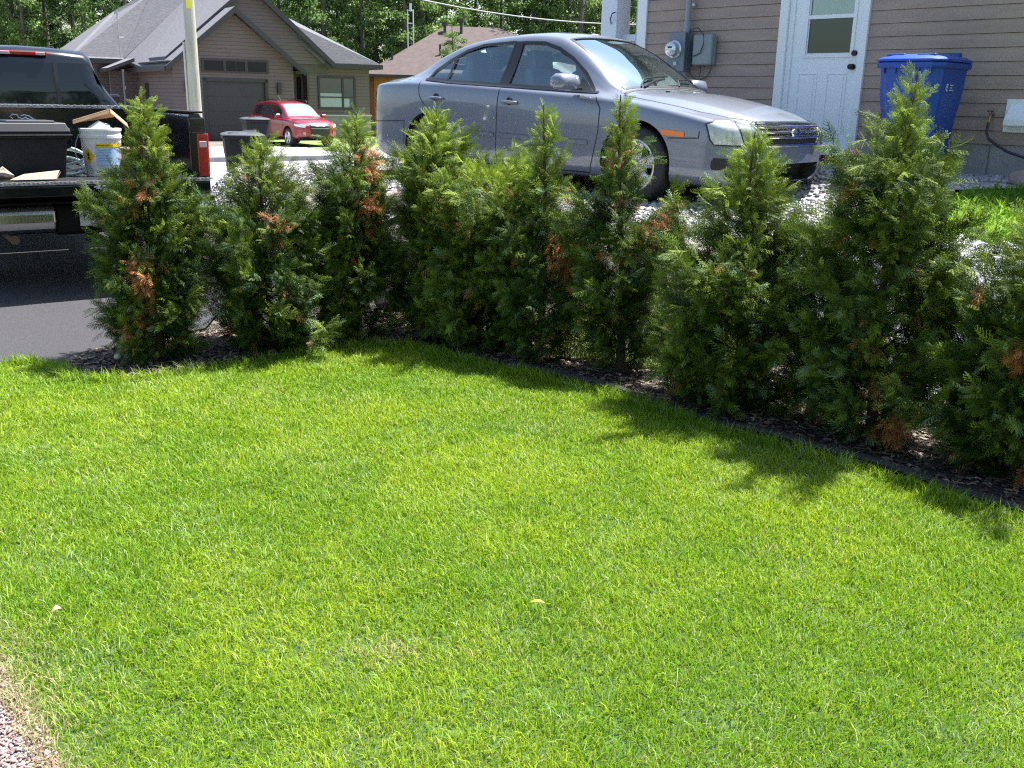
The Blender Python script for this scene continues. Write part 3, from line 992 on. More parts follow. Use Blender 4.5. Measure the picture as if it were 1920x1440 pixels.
def boolean(o, cutters, op='DIFFERENCE'):
    for c in cutters:
        md = o.modifiers.new('b', 'BOOLEAN')
        md.operation = op
        md.object = c
        md.solver = 'EXACT'
    dg = bpy.context.evaluated_depsgraph_get()
    me = bpy.data.meshes.new_from_object(o.evaluated_get(dg), depsgraph=dg)
    o.modifiers.clear()
    old = o.data
    o.data = me
    for c in cutters:
        d = c.data
        bpy.data.objects.remove(c)
    return o

def prism_obj(poly, h0, h1, axes):
    b = MB().prism(poly, h0, h1, axes)
    return tmp_obj(b.v, b.f)

def cyl_obj(p0, p1, r, n=48):
    b = MB().cyl(p0, p1, r, n=n)
    return tmp_obj(b.v, b.f)

class Skin:
    """projects outlines onto a body surface"""
    def __init__(s, V, F):
        s.t = BVHTree.FromPolygons([Vector(v) for v in V], F)
    def hit(s, o, d):
        r = s.t.ray_cast(Vector(o), Vector(d).normalized())
        return r[0], r[1]
    def patch(s, poly, frame, step=.03, off=.003, back=None):
        """poly in a frame's (a,b) plane; frame = (origin, A, B, D); rays go along D"""
        O, A, B, D = [Vector(q) for q in frame]
        vs, fs = cdt(poly, step)
        out, ok = [], []
        for a, b in vs:
            p, nn = s.hit(O + A * a + B * b, D)
            if p is None:
                ok.append(False); out.append(Vector((0, 0, 0))); continue
            if nn.dot(D) > 0: nn = -nn
            out.append(p + nn * off); ok.append(True)
        fs = [tuple(int(i) for i in f) for f in fs if all(ok[i] for i in f)]
        return out, fs
    def ribbon(s, pts, w, frame, off=.002, step=.03):
        O, A, B, D = [Vector(q) for q in frame]
        pts = densify(pts, step, False)
        vs, fs = [], []
        for i, p in enumerate(pts):
            q0, q1 = pts[max(0, i - 1)], pts[min(len(pts) - 1, i + 1)]
            t = Vector((q1[0] - q0[0], q1[1] - q0[1])).normalized()
            nrm = Vector((-t.y, t.x)) * w / 2
            row = []
            for sg in (-1, 1):
                h, nn = s.hit(O + A * (p[0] + nrm.x * sg) + B * (p[1] + nrm.y * sg), D)
                if h is None: row = None; break
                if nn.dot(D) > 0: nn = -nn
                row.append(h + nn * off)
            if row is None: continue
            vs += row
            k = len(vs)
            if k >= 4: fs.append((k - 4, k - 3, k - 1, k - 2))
        return vs, fs

SIDE_R = ((0, -3, 0), (1, 0, 0), (0, 0, 1), (0, 1, 0))
SIDE_L = ((0, 3, 0), (1, 0, 0), (0, 0, 1), (0, -1, 0))
FRONT = ((5, 0, 0), (0, 1, 0), (0, 0, 1), (-1, 0, 0))
REAR = ((-5, 0, 0), (0, 1, 0), (0, 0, 1), (1, 0, 0))
TOP = ((0, 0, 4), (1, 0, 0), (0, 1, 0), (0, 0, -1))

def skin_part(sk, name, polys, frame, m, parent, off=.003, step=.03, thick=0, smooth=True):
    b = MB()
    for p in polys:
        v, f = sk.patch(p, frame, step, off)
        b.add(v, f)
    o = b.build(name, m, parent, smooth=smooth, angle=60)
    if thick:
        md = o.modifiers.new('s', 'SOLIDIFY'); md.thickness = thick; md.offset = 0
    return o

def wheel(parent, x, y, r, w, rim_r, m_tyre, m_rim, side, spokes=5, style='wide'):
    """side = -1 faces -Y"""
    t = MB()
    prof = [(rim_r - .01, -w * .42), (rim_r + .01, -w / 2), (r - .05, -w / 2 - .004), (r - .018, -w * .46), (r, -w * .36), (r + .001, 0), (r, w * .36), (r - .018, w * .46),
            (r - .05, w / 2 + .004), (rim_r + .01, w / 2), (rim_r - .01, w * .42)]
    M = Matrix.Translation((x, y, r)) @ Matrix.Rotation(R(90), 4, 'X')
    t.lathe(prof, n=48, M=M)
    wh = t.build('wheel', m_tyre, parent, smooth=True, angle=50)
    rr = MB()
    o_ = -side
    # barrel, lip and dish behind the spokes; local z after rotation = -y
    rr.lathe([(rim_r - .012, w * .46 * o_), (rim_r + .004, w * .49 * o_), (rim_r - .006, w * .50 * o_), (rim_r - .022, w * .44 * o_), (rim_r - .03, -w * .3 * o_), (.02, -w * .34 * o_)], n=48, M=M)
    for k in range(spokes):
        a = 2 * math.pi * k / spokes + .3
        c, s_ = math.cos(a), math.sin(a)
        wi, wo = (.045, .075) if style == 'wide' else (.028, .036)
        rad = Vector((c, s_, 0)); tan = Vector((-s_, c, 0))
        vs = []
        for (d, ww, zz) in ((.03, wi, .40), (rim_r * .55, (wi + wo) / 2 * .9, .42), (rim_r - .015, wo, .44)):
            for (sg, dz) in ((-1, 0), (-.6, .025), (.6, .025), (1, 0)):
                vs.append(rad * d + tan * ww * sg + Vector((0, 0, (w * zz + dz - .03) * o_)))
            for (sg, dz) in ((1, -.03), (-1, -.03)):
                vs.append(rad * d + tan * ww * sg + Vector((0, 0, (w * zz + dz - .03) * o_)))
        fs = []
        for j in range(2):
            for q in range(6):
                fs.append((j * 6 + q, j * 6 + (q + 1) % 6, (j + 1) * 6 + (q + 1) % 6, (j + 1) * 6 + q))
        rr.add([M @ v for v in vs], fs)
    hub = MB()
    rr.cyl(M @ Vector((0, 0, w * .30 * o_)), M @ Vector((0, 0, w * .44 * o_)), .062, .05, n=24)
    rr.build('rim', m_rim, wh, smooth=True, angle=30)
    b = MB().cyl(M @ Vector((0, 0, -w * .2 * o_)), M @ Vector((0, 0, -w * .12 * o_)), rim_r * .6, n=32)
    b.build('brake_disc', mat('brake_steel', (.25, .24, .24), .4, .9), wh)
    return wh

m_tyre = mat('tyre', (.022, .022, .024), .75, bump=.2, bscale=80)
m_alloy = mat('alloy', (.62, .62, .64), .3, .85)
m_blacktrim = mat('black_trim', (.015, .015, .017), .35)
m_seam = mat('seam', (.012, .012, .014), .6)
m_chrome = mat('chrome', (.82, .82, .83), .09, 1.0)
m_int = mat('cabin_fabric', (.34, .34, .34), .85, var=.1, scale=20)
m_lens = mat('clear_lens', (.62, .64, .6), .08, .15, coat=1.0, col2=(.4, .42, .38), scale=7)
m_amber = mat('amber_lens', (.75, .16, .015), .25, coat=.6)
m_redlens = mat('red_lens', (.33, .008, .012), .15, coat=.8)
m_well = mat('wheel_well', (.012, .012, .012), .9)

# ---------------------------------------------------------------- sedan
SED = dict(
    ends=(-2.56, 2.40), nose=(.50, 3.3), tail=(.45, 2.8),
    w=[(-2.56, .85), (-1.9, .895), (-1.0, .915), (0, .915), (1.2, .91), (1.8, .885), (2.4, .86)],
    zb=[(-2.56, .38), (-2.35, .26), (-1.9, .20), (0, .19), (1.9, .185), (2.25, .20), (2.4, .30)],
    zs=[(-2.56, .86), (-2.42, .985), (-1.9, 1.02), (-1.2, 1.01), (-.4, .975), (.5, .925), (1.0, .895), (1.4, .85), (1.9, .765), (2.2, .70), (2.33, .655), (2.4, .58)],
    zr=[(-2.56, .90), (-2.42, 1.03), (-2.0, 1.075), (-1.78, 1.13), (-1.5, 1.26), (-1.1, 1.385), (-.7, 1.435), (-.2, 1.455), (.15, 1.43), (.45, 1.315), (.75, 1.13), (.98, .98), (1.15, .925), (1.5, .885), (1.9, .815), (2.2, .745), (2.33, .69), (2.4, .6)],
    zc=[(-2.56, .92), (-2.42, 1.05), (-2.0, 1.105), (-1.82, 1.14), (-1.5, 1.32), (-1.1, 1.455), (-.7, 1.505), (-.2, 1.52), (.15, 1.495), (.42, 1.41), (.75, 1.225), (1.02, 1.035), (1.12, .985), (1.5, .945), (1.9, .875), (2.2, .79), (2.33, .72), (2.4, .62)],
    yr=[(-2.56, .60), (-1.95, .62), (-1.6, .60), (-1.1, .575), (-.3, .575), (.15, .575), (.55, .62), (.98, .70), (1.15, .70), (1.5, .66), (2.0, .58), (2.4, .5)],
)
car = thing('sedan', 'silver-blue four-door sedan parked on the raised gravel yard beside the sided house', 'car', (.66, 10.34, 0), -R(43.6))
CARZ = .64
car.location.z = CARZ
V, F = loft(SED)
sk = Skin(V, F)
body = tmp_obj(V, F)
Vi, Fi = loft(SED, .035)
inner = tmp_obj(Vi, Fi)
# keep bumpers and bonnet solid: the hollow is only the cabin
cab = prism_obj([(-1.95, .3), (1.15, .3), (1.15, 1.6), (-1.95, 1.6)], -1, 1, 'xz')
inner = boolean(inner, [cab], 'INTERSECT')
WINF = [(.80, .95), (-.265, .995), (-.275, 1.40), (.02, 1.39), (.22, 1.335), (.42, 1.24), (.62, 1.11)]
WINR = [(-.375, 1.0), (-1.10, 1.032), (-1.46, 1.062), (-1.44, 1.135), (-1.28, 1.24), (-1.05, 1.335), (-.82, 1.385), (-.37, 1.405)]
cuts = [inner]
for sgn in (-1, 1):
    for wn in (WINF, WINR):
        cuts.append(prism_obj(wn, .35 * sgn, 1.2 * sgn, 'xz'))
WS = [(1.04, -.645), (1.07, -.3), (1.075, 0), (1.07, .3), (1.04, .645), (.27, .52), (.30, .25), (.31, 0), (.30, -.25), (.27, -.52)]
RW = [(-1.74, -.55), (-1.76, 0), (-1.74, .55), (-1.14, .50), (-1.12, 0), (-1.14, -.50)]
cuts += [prism_obj(WS, .8, 1.7, 'xy'), prism_obj(RW, 1.0, 1.7, 'xy')]
AX = 1.364
for sx in (AX, -AX):
    for sg in (-1, 1):
        cuts.append(cyl_obj((sx, .60 * sg, .345), (sx, 1.2 * sg, .345), .372))
# lower intake, grille opening and fog slots pushed into the front
cuts.append(prism_obj([(-.50, .22), (.50, .22), (.54, .375), (-.54, .375)], 2.2, 3, 'yz'))
body = boolean(body, cuts)
body.name = 'body'
body.data.name = 'body'
body.parent = car
m_paint = mat('silver_blue_paint', (.160, .178, .225), .30, .24, coat=.9, var=.03, scale=200)
m_paint.node_tree.nodes['Principled BSDF'].inputs['Coat Roughness'].default_value = .04
body.data.materials.clear()
body.data.materials.append(m_paint); body.data.materials.append(m_int); body.data.materials.append(m_well)
for p in body.data.polygons:
    c = p.center
    h = sk.t.find_nearest(c)
    mi = 0
    if h[3] is not None and h[3] > .010:
        mi = 1
        for sx in (AX, -AX):
            if math.hypot(c.x - sx, c.z - .345) < .40 and abs(c.y) > .5: mi = 2
        if c.x > 1.9: mi = 2
    p.material_index = mi
    p.use_smooth = True
bmm = bmesh.new(); bmm.from_mesh(body.data)
for e_ in bmm.edges:
    if len(e_.link_faces) == 2 and e_.calc_face_angle(0) > R(28): e_.smooth = False
bmm.to_mesh(body.data); bmm.free()

# glass
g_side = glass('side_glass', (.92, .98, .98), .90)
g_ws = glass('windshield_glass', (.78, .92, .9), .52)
for fr_, nm in ((SIDE_R, 'side_window'), (SIDE_L, 'side_window')):
    for wn in (WINF, WINR):
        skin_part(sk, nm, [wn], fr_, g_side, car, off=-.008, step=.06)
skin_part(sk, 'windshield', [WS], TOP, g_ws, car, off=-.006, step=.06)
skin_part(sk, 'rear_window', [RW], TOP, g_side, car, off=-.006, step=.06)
def ring(poly, wdt):
    return poly + [poly[0]]
for fr_ in (SIDE_R, SIDE_L):
    b = MB()
    for wn in (WINF, WINR):
        v, f = sk.ribbon(ring(wn, 0), .028, fr_, .004); b.add(v, f)
    v, f = sk.patch([(-.375, .985), (-.265, .982), (-.272, 1.41), (-.372, 1.412)], fr_, .05, .003); b.add(v, f)
    v, f = sk.patch([(-1.13, 1.02), (-1.16, 1.02), (-1.20, 1.275), (-1.165, 1.292)], fr_, .05, .004); b.add(v, f)
    v, f = sk.ribbon([(.86, .937), (-.3, .982), (-1.12, 1.018), (-1.49, 1.048)], .018, fr_, .006); b.add(v, f)
    b.build('window_trim', m_blacktrim, car, smooth=True, angle=70)
b = MB()
v, f = sk.ribbon(ring(WS, 0), .03, TOP, .003); b.add(v, f)
b.build('windshield_seal', m_blacktrim, car, smooth=True, angle=70)
# panel gaps
for fr_ in (SIDE_R, SIDE_L):
    for ln in ([(.88, .90), (.96, .80), (.955, .6), (.90, .35), (.86, .24)], [(-.325, .965), (-.33, .6), (-.33, .24)],
               [(-1.54, 1.03), (-1.50, .88), (-1.38, .76)], [(-1.0, .35), (-.98, .24)], [(.86, .235), (-.98, .245)],
               [(2.0, .585), (1.70, .575)], [(2.0, .585), (2.0, .64)], [(-2.36, .60), (-1.74, .62)], [(-1.75, .62), (-1.76, .3)]):
        v, f = sk.ribbon(ln, .009, fr_, .0022, .02); MB().add(v, f).build('panel_gap', m_seam, car)
b = MB()
for sg in (-1, 1):
    v, f = sk.ribbon([(1.10, .74 * sg), (1.5, .735 * sg), (1.9, .69 * sg), (2.12, .62 * sg), (2.235, .5 * sg)], .010, TOP, .0025, .03); MB().add(v, f).build('panel_gap', m_seam, car)
    v, f = sk.ribbon([(-1.82, .66 * sg), (-2.3, .60 * sg)], .010, TOP, .0025, .03); MB().add(v, f).build('panel_gap', m_seam, car)
v, f = sk.ribbon([(1.09, -.72), (1.12, -.3), (1.125, 0), (1.12, .3), (1.09, .72)], .03, TOP, .003, .03); MB().add(v, f).build('panel_gap', m_seam, car)

# side moulding
for fr_ in (SIDE_R, SIDE_L):
    for ln in ([(.84, .50), (-.30, .525)], [(-.36, .527), (-.93, .54)]):
        b = MB()
        v, f = sk.ribbon(ln, .035, fr_, .012, .03); b.add(v, f)
        b.build('side_moulding', m_paint, car, smooth=True)
# handles
for sg, fr_ in ((-1, SIDE_R), (1, SIDE_L)):
    for hx, hz in ((-.16, .835), (-1.22, .86)):
        p, nn = sk.hit((hx, 3 * sg, hz), (0, -sg, 0))
        h = MB()
        pts = [(hx + dx, p.y + sg * dy, hz + dz) for dx, dy, dz in ((-.095, .006, -.004), (-.08, .03, 0), (-.03, .037, .002), (.04, .037, .002), (.085, .028, 0), (.1, .006, 0))]
        h.tube(pts, [.013, .015, .016, .016, .015, .012], 10)
        ho = h.build('door_handle', m_paint, car, smooth=True)
        c = MB().cyl((hx - .005, p.y + .004 * sg, hz + .012), (hx - .005, p.y + .007 * sg, hz + .012), .037, n=24)
        c.build('handle_recess', m_seam, ho)
# marker lights
for fr_ in (SIDE_R, SIDE_L):
    skin_part(sk, 'side_marker', [[(1.86, .585), (1.64, .60), (1.625, .650), (1.86, .625)]], fr_, m_amber, car, off=.006, step=.04)
# headlights: seen from a 45 degree direction
def diag(sg):
    D = Vector((-1, -sg * .75, 0)).normalized()
    A = Vector((-.75 * sg, 1, 0)).normalized() * 1.0
    A = Vector((D.y, -D.x, 0)) * -1
    O = Vector((2.1, sg * .7, 0)) - D * 3
    return (O, A, Vector((0, 0, 1)), D)
def fpoly(sg, pts):
    # pts given with +a running from the outer side to the inner side
    O, A, B, D = diag(sg)
    inner_dir = 1 if A.y * sg < 0 else -1
    return [(a * inner_dir, b) for a, b in pts]
HL = [(-.15, .70), (-.125, .58), (-.095, .535), (.125, .530), (.145, .55), (.085, .70), (.055, .735), (-.06, .735)]
HLi = [(.153, .545), (.25, .545), (.235, .60), (.17, .69), (.10, .73), (.095, .705)]
for sg in (-1, 1):
    fr_ = diag(sg)
    hl = skin_part(sk, 'headlight', [fpoly(sg, HL)], fr_, m_lens, car, off=.006, step=.025)
    skin_part(sk, 'indicator_lens', [fpoly(sg, HLi)], fr_, mat('smoked_lens', (.2, .22, .17), .06, .3, coat=1.0), hl, off=.005, step=.025)
    b = MB(); v, f = sk.ribbon(ring(fpoly(sg, HL), 0), .010, fr_, .0075, .02); b.add(v, f)
    b.build('headlight_rim', m_seam, hl)
# grille: backing, three chrome bars, badge
GR = [(-.54, .695), (-.49, .59), (-.42, .53), (.42, .53), (.49, .59), (.54, .695), (.49, .71), (-.49, .71)]
gr = skin_part(sk, 'grille', [GR], FRONT, mat('grille_mesh', (.015, .015, .017), .5, bump=.6, bscale=120), car, off=.004, step=.04)
for z_, hw in ((.675, .51), (.635, .49), (.597, .46)):
    b = MB()
    pts = []
    for a in np.linspace(-hw, hw, 25):
        p, nn = sk.hit((5, a, z_), (-1, 0, 0)); pts.append(p + nn * .012 if nn.x > 0 else p - nn * .012)
    b.tube(pts, .0125, 8)
    b.build('grille_bar', m_chrome, gr, smooth=True)
b = MB(); v, f = sk.ribbon(ring(GR, 0), .022, FRONT, .009, .03); b.add(v, f)
o = b.build('grille_surround', m_chrome, gr, smooth=True); md = o.modifiers.new('s', 'SOLIDIFY'); md.thickness = .008
p, nn = sk.hit((5, 0, .635), (-1, 0, 0))
b = MB(); b.lathe([(0, .012), (.07, .012), (.085, .006), (.09, 0), (.088, -.01)], n=32, M=Matrix.Translation(p + Vector((.024, 0, 0))) @ Matrix.Rotation(R(90), 4, 'Y') @ Matrix.Diagonal((.42, .85, .7, 1)))
b.build('badge', m_chrome, gr, smooth=True)
# bumper slots
for sg in (-1, 1):
    fr_ = diag(sg)
    skin_part(sk, 'bumper_slot', [fpoly(sg, [(-.11, .36), (-.10, .335), (.20, .33), (.22, .425), (-.09, .43), (-.105, .41)])], fr_, m_blacktrim, car, off=.003, step=.03)
# front plate bracket area: plain bumper strip
# rear lamps
for sg in (-1, 1):
    fr_ = SIDE_R if sg < 0 else SIDE_L
    tl = skin_part(sk, 'tail_light', [[(-2.545, .74), (-2.45, .735), (-2.38, .74), (-2.41, .88), (-2.48, .95), (-2.54, .95)]], fr_, mat('clear_tail_lens', (.75, .72, .74), .12, .2, coat=1), car, off=.006, step=.02)
    skin_part(sk, 'tail_light', [[(.48 * sg, .78), (.82 * sg, .74), (.82 * sg, .92), (.5 * sg, .93)]], REAR, m_redlens, car, off=.006, step=.03)
# mirrors
for sg in (-1, 1):
    b = MB()
    P = [(.60, .975), (.66, .965), (.72, .975), (.735, 1.02), (.71, 1.075), (.63, 1.085), (.585, 1.06), (.58, 1.0)]
    cx, cz = .655, 1.02
    vs, fs = [], []
    secs = [(.885, .5), (.92, 1.05), (.99, 1.25), (1.08, 1.25), (1.14, 1.12), (1.175, .75)]
    for yy, sc in secs:
        vs += [(cx + (x - cx) * sc * 1.0, yy * sg, cz + (z - cz) * sc) for x, z in P]
    k = len(P)
    for i in range(len(secs) - 1):
        for j in range(k): fs.append((i * k + j, i * k + (j + 1) % k, (i + 1) * k + (j + 1) % k, (i + 1) * k + j))
    fs += [tuple(range(k)), tuple(range((len(secs) - 1) * k, len(secs) * k))]
    b.add(vs, fs)
    mo = b.build('side_mirror', m_paint, car, smooth=True, angle=75)
    b = MB().span((.62, .84 * sg, .955), (.70, .93 * sg, .985)); b.build('mirror_arm', m_blacktrim, mo, bevel=.008)
    skin_part(sk, 'mirror_base', [[(.80, .94), (.60, .95), (.60, 1.07), (.66, 1.04)]], SIDE_R if sg < 0 else SIDE_L, m_blacktrim, mo, off=.005, step=.04)
# wipers, washer nozzles
b = MB()
def onhood(x, y, up=.012):
    p, n_ = sk.hit((x, y, 4), (0, 0, -1)); return p + Vector((0, 0, up))
b.tube([onhood(1.07, -.45), onhood(.98, -.3, .02), onhood(.955, -.05, .02), onhood(.945, .12, .02)], .008, 6)
b.tube([onhood(1.08, -.42), onhood(1.03, -.2, .03), onhood(1.0, .0, .03)], .009, 6)
b.tube([onhood(1.07, .15), onhood(.98, .25, .02), onhood(.95, .42, .02), onhood(.93, .55, .02)], .008, 6)
b.build('wiper', m_blacktrim, car, smooth=True)
for sg in (-1, 1):
    c = onhood(1.28, .33 * sg, .003)
    MB().box(c, (.03, .035, .014)).build('washer_nozzle', m_blacktrim, car, bevel=.004)
b = MB(); b.tube([onhood(-1.0, 0, 0), onhood(-1.06, 0, .05)], .006, 6)
b.build('antenna', m_blacktrim, car)
# wheels
for sx in (AX, -AX):
    for sg in (-1, 1):
        wheel(car, sx, .80 * sg, .328, .215, .222, m_tyre, m_alloy, sg)
# mud flap, underside
MB().span((-2.0, -.7, .17), (2.0, .7, .24)).build('underside', m_well, car)
# cabin: floor, dash, wheel, seats
MB().span((-1.6, -.74, .26), (1.0, .74, .33)).build('cabin_floor', m_int, car)
b = MB(); b.prism([(1.1, .6), (.62, .62), (.56, .80), (.66, .915), (1.02, .945), (1.1, .93)], -.70, .70, 'xz')
b.build('dashboard', mat('dash_vinyl', (.07, .07, .075), .6), car, bevel=.02)
b = MB(); pts = []
for k in range(25):
    a = 2 * math.pi * k / 24
    pts.append((.50 + .06 * math.sin(a), .37 + .185 * math.cos(a), .90 + .175 * math.sin(a)))
b.tube(pts, .014, 8, cap=False)
b.tube([(.52, .19, .9), (.53, .37, .89), (.52, .55, .9)], .014, 6)
b.build('steering_wheel', m_blacktrim, car, smooth=True)
def seat(x, y, w):
    b = MB(); b.box((x, y, .52), (.52, w, .16)); b.box((x - .30, y, .86), (.13, w * .95, .62), ry=-.2)
    s_ = b.build('seat', m_int, car, bevel=.045, seg=3)
    for yy in ((y,) if w < .7 else (y - .36, y + .36)):
        h = MB(); h.box((x - .385, yy, 1.245), (.10, .27, .17), ry=-.15)
        h.cyl((x - .37, yy - .07, 1.1), (x - .375, yy - .07, 1.2), .008, n=6).cyl((x - .37, yy + .07, 1.1), (x - .375, yy + .07, 1.2), .008, n=6)
        h.build('headrest', m_int, s_, bevel=.035, seg=3)
seat(.12, -.37, .50); seat(.12, .37, .50); seat(-.78, 0, 1.25)
MB().span((-1.75, -.62, .98), (-1.22, .62, 1.0)).build('parcel_shelf', m_int, car)
MB().box((.36, 0, 1.33), (.04, .22, .06)).build('rear_view_mirror', m_blacktrim, car, bevel=.01)

# ---------------------------------------------------------------- red suv
SUV = dict(
    ends=(-2.32, 2.32), nose=(.55, 2.6), tail=(.35, 3.0),
    w=[(-2.32, .86), (-1.5, .90), (0, .90), (1.5, .895), (2.3, .84)],
    zb=[(-2.32, .42), (-2.1, .32), (0, .28), (2.0, .30), (2.32, .42)],
    zs=[(-2.32, .98), (-2.1, 1.08), (-1.0, 1.07), (.5, 1.02), (1.1, 1.0), (1.7, .95), (2.1, .87), (2.32, .74)],
    zr=[(-2.32, 1.02), (-2.2, 1.30), (-2.0, 1.52), (-1.5, 1.60), (-.4, 1.63), (.1, 1.57), (.5, 1.42), (.95, 1.13), (1.15, 1.05), (1.7, 1.0), (2.1, .91), (2.32, .78)],
    zc=[(-2.32, 1.04), (-2.2, 1.34), (-2.0, 1.57), (-1.5, 1.66), (-.4, 1.69), (.1, 1.64), (.5, 1.51), (.95, 1.2), (1.15, 1.10), (1.7, 1.05), (2.1, .95), (2.32, .8)],
    yr=[(-2.32, .62), (-2.0, .60), (-1.0, .60), (0, .60), (.5, .64), (1.1, .72), (1.7, .66), (2.32, .55)],
)
suv = thing('suv', 'small red SUV parked on the light driveway before the garage of the brown bungalow', 'car', (-8.95, 40.0, -.40), -R(51))
V, F = loft(SUV, ns=70)
sk2 = Skin(V, F)
body2 = tmp_obj(V, F)
AX2 = 1.335
body2 = boolean(body2, [cyl_obj((sx, .6 * sg, .37), (sx, 1.2 * sg, .37), .41, 32) for sx in (AX2, -AX2) for sg in (-1, 1)])
body2.name = 'body'; body2.parent = suv
m_red = mat('red_paint', (.24, .010, .022), .3, .25, coat=.9)
body2.data.materials.clear(); body2.data.materials.append(m_red)
for p in body2.data.polygons: p.use_smooth = True
bmm = bmesh.new(); bmm.from_mesh(body2.data)
for e_ in bmm.edges:
    if len(e_.link_faces) == 2 and e_.calc_face_angle(0) > R(30): e_.smooth = False
bmm.to_mesh(body2.data); bmm.free()
g_dark = mat('dark_glass', (.012, .014, .016), .05, coat=1.0)
for fr_ in (SIDE_R, SIDE_L):
    skin_part(sk2, 'side_window', [[(.78, 1.07), (-.22, 1.10), (-.22, 1.50), (.0, 1.50), (.35, 1.38)], [(-.30, 1.10), (-1.1, 1.13), (-1.1, 1.52), (-.30, 1.51)], [(-1.17, 1.14), (-1.85, 1.18), (-1.9, 1.36), (-1.75, 1.48), (-1.17, 1.52)]], fr_, g_dark, suv, off=.006, step=.08)
skin_part(sk2, 'windshield', [[(1.04, -.66), (1.08, 0), (1.04, .66), (.30, .55), (.34, 0), (.30, -.55)]], TOP, mat('suv_windshield', (.16, .22, .24), .04, .0, coat=1.0), suv, off=.006, step=.1)
skin_part(sk2, 'rear_window', [[(-.55, 1.12), (.55, 1.12), (.5, 1.45), (-.5, 1.45)]], REAR, g_dark, suv, off=.006, step=.1)
G2 = [(-.42, .86), (-.40, .52), (-.30, .42), (.30, .42), (.40, .52), (.42, .86)]
g2 = skin_part(sk2, 'grille', [G2], FRONT, m_blacktrim, suv, off=.008, step=.06)
b = MB()
for z_ in (.80, .70): 
    v, f = sk2.ribbon([(-.38, z_), (.38, z_)], .03, FRONT, .02); b.add(v, f)
b.build('grille_bar', m_chrome if False else mat('grey_bar', (.3, .3, .3), .3, .6), g2)
skin_part(sk2, 'lower_bumper', [[(-.8, .31), (.8, .31), (.8, .40), (-.8, .40)]], FRONT, m_blacktrim, suv, off=.008, step=.08)
def diag2(sg):
    D = Vector((-1, -sg * .6, 0)).normalized(); A = Vector((D.y, -D.x, 0)) * -1
    return (Vector((2.05, sg * .66, 0)) - D * 3, A, Vector((0, 0, 1)), D)
for sg in (-1, 1):
    fr_ = diag2(sg); O, A, B, D = fr_; k_ = 1 if A.y * sg < 0 else -1
    skin_part(sk2, 'headlight', [[(a * k_, b_) for a, b_ in [(-.28, .86), (-.24, .78), (.14, .72), (.18, .80), (.0, .86)]]], fr_, mat('suv_lens', (.75, .76, .78), .1, .3, coat=1), suv, off=.012, step=.05)
    p, nn = sk2.hit((5, .62 * sg, .52), (-1, 0, 0))
    MB().cyl(p, p + Vector((.02, 0, 0)), .06, n=16).build('fog_light', mat('fog_lens', (.5, .3, .2), .2), suv)
    b = MB(); b.box((.72, .98 * sg, 1.12), (.16, .20, .15)); b.build('side_mirror', m_red, suv, bevel=.04, seg=3)
    b = MB(); pts = [onp for onp in []]
    b.tube([(.1, .60 * sg, 1.63), (0, .60 * sg, 1.70), (-.8, .60 * sg, 1.725), (-1.6, .60 * sg, 1.69), (-1.75, .60 * sg, 1.62)], .022, 6)
    b.build('roof_rail', m_blacktrim, suv, smooth=True)
    for sx in (AX2, -AX2):
        wheel(suv, sx, .78 * sg, .345, .225, .228, m_tyre, m_alloy, sg, 5)
for fr_ in (SIDE_R, SIDE_L):
    for ln in ([(.86, 1.0), (.94, .8), (.9, .35)], [(-.26, 1.08), (-.26, .33)], [(-1.14, 1.1), (-1.1, .75), (-.92, .4)]):
        v, f = sk2.ribbon(ln, .014, fr_, .003, .04); MB().add(v, f).build('panel_gap', m_seam, suv)
    b = MB(); v, f = sk2.ribbon([(.9, .36), (-.9, .36)], .12, fr_, .004, .06); b.add(v, f)
    b.build('sill_trim', m_seam, suv)
MB().span((-1.9, -.7, .24), (1.9, .7, .36)).build('underside', m_well, suv)
MB().tube([(-.55, -.2, 1.68), (-.75, -.2, 1.86)], .01, 5).build('antenna', m_blacktrim, suv)

# ---------------------------------------------------------------- pickup truck
TY = R(35)
# local: x right, y forward, z up; origin = middle of the bed's rear edge on the ground
bx, by = -2.58 - .98 * math.cos(TY), 8.3 - .98 * math.sin(TY)
tr = thing('pickup_truck', 'black pickup truck with its tailgate down, cut off by the left edge of the picture', 'pickup truck', (bx, by, .0), TY)
m_blk = mat('black_paint', (.005, .0055, .009), .18, .0, coat=.35, spec=.5)
m_bed = mat('bed_liner', (.008, .008, .010), .8, spec=.25, bump=.3, bscale=60)
m_tread = mat('diamond_plate', (.35, .35, .37), .35, .8, bump=.6, bscale=30)
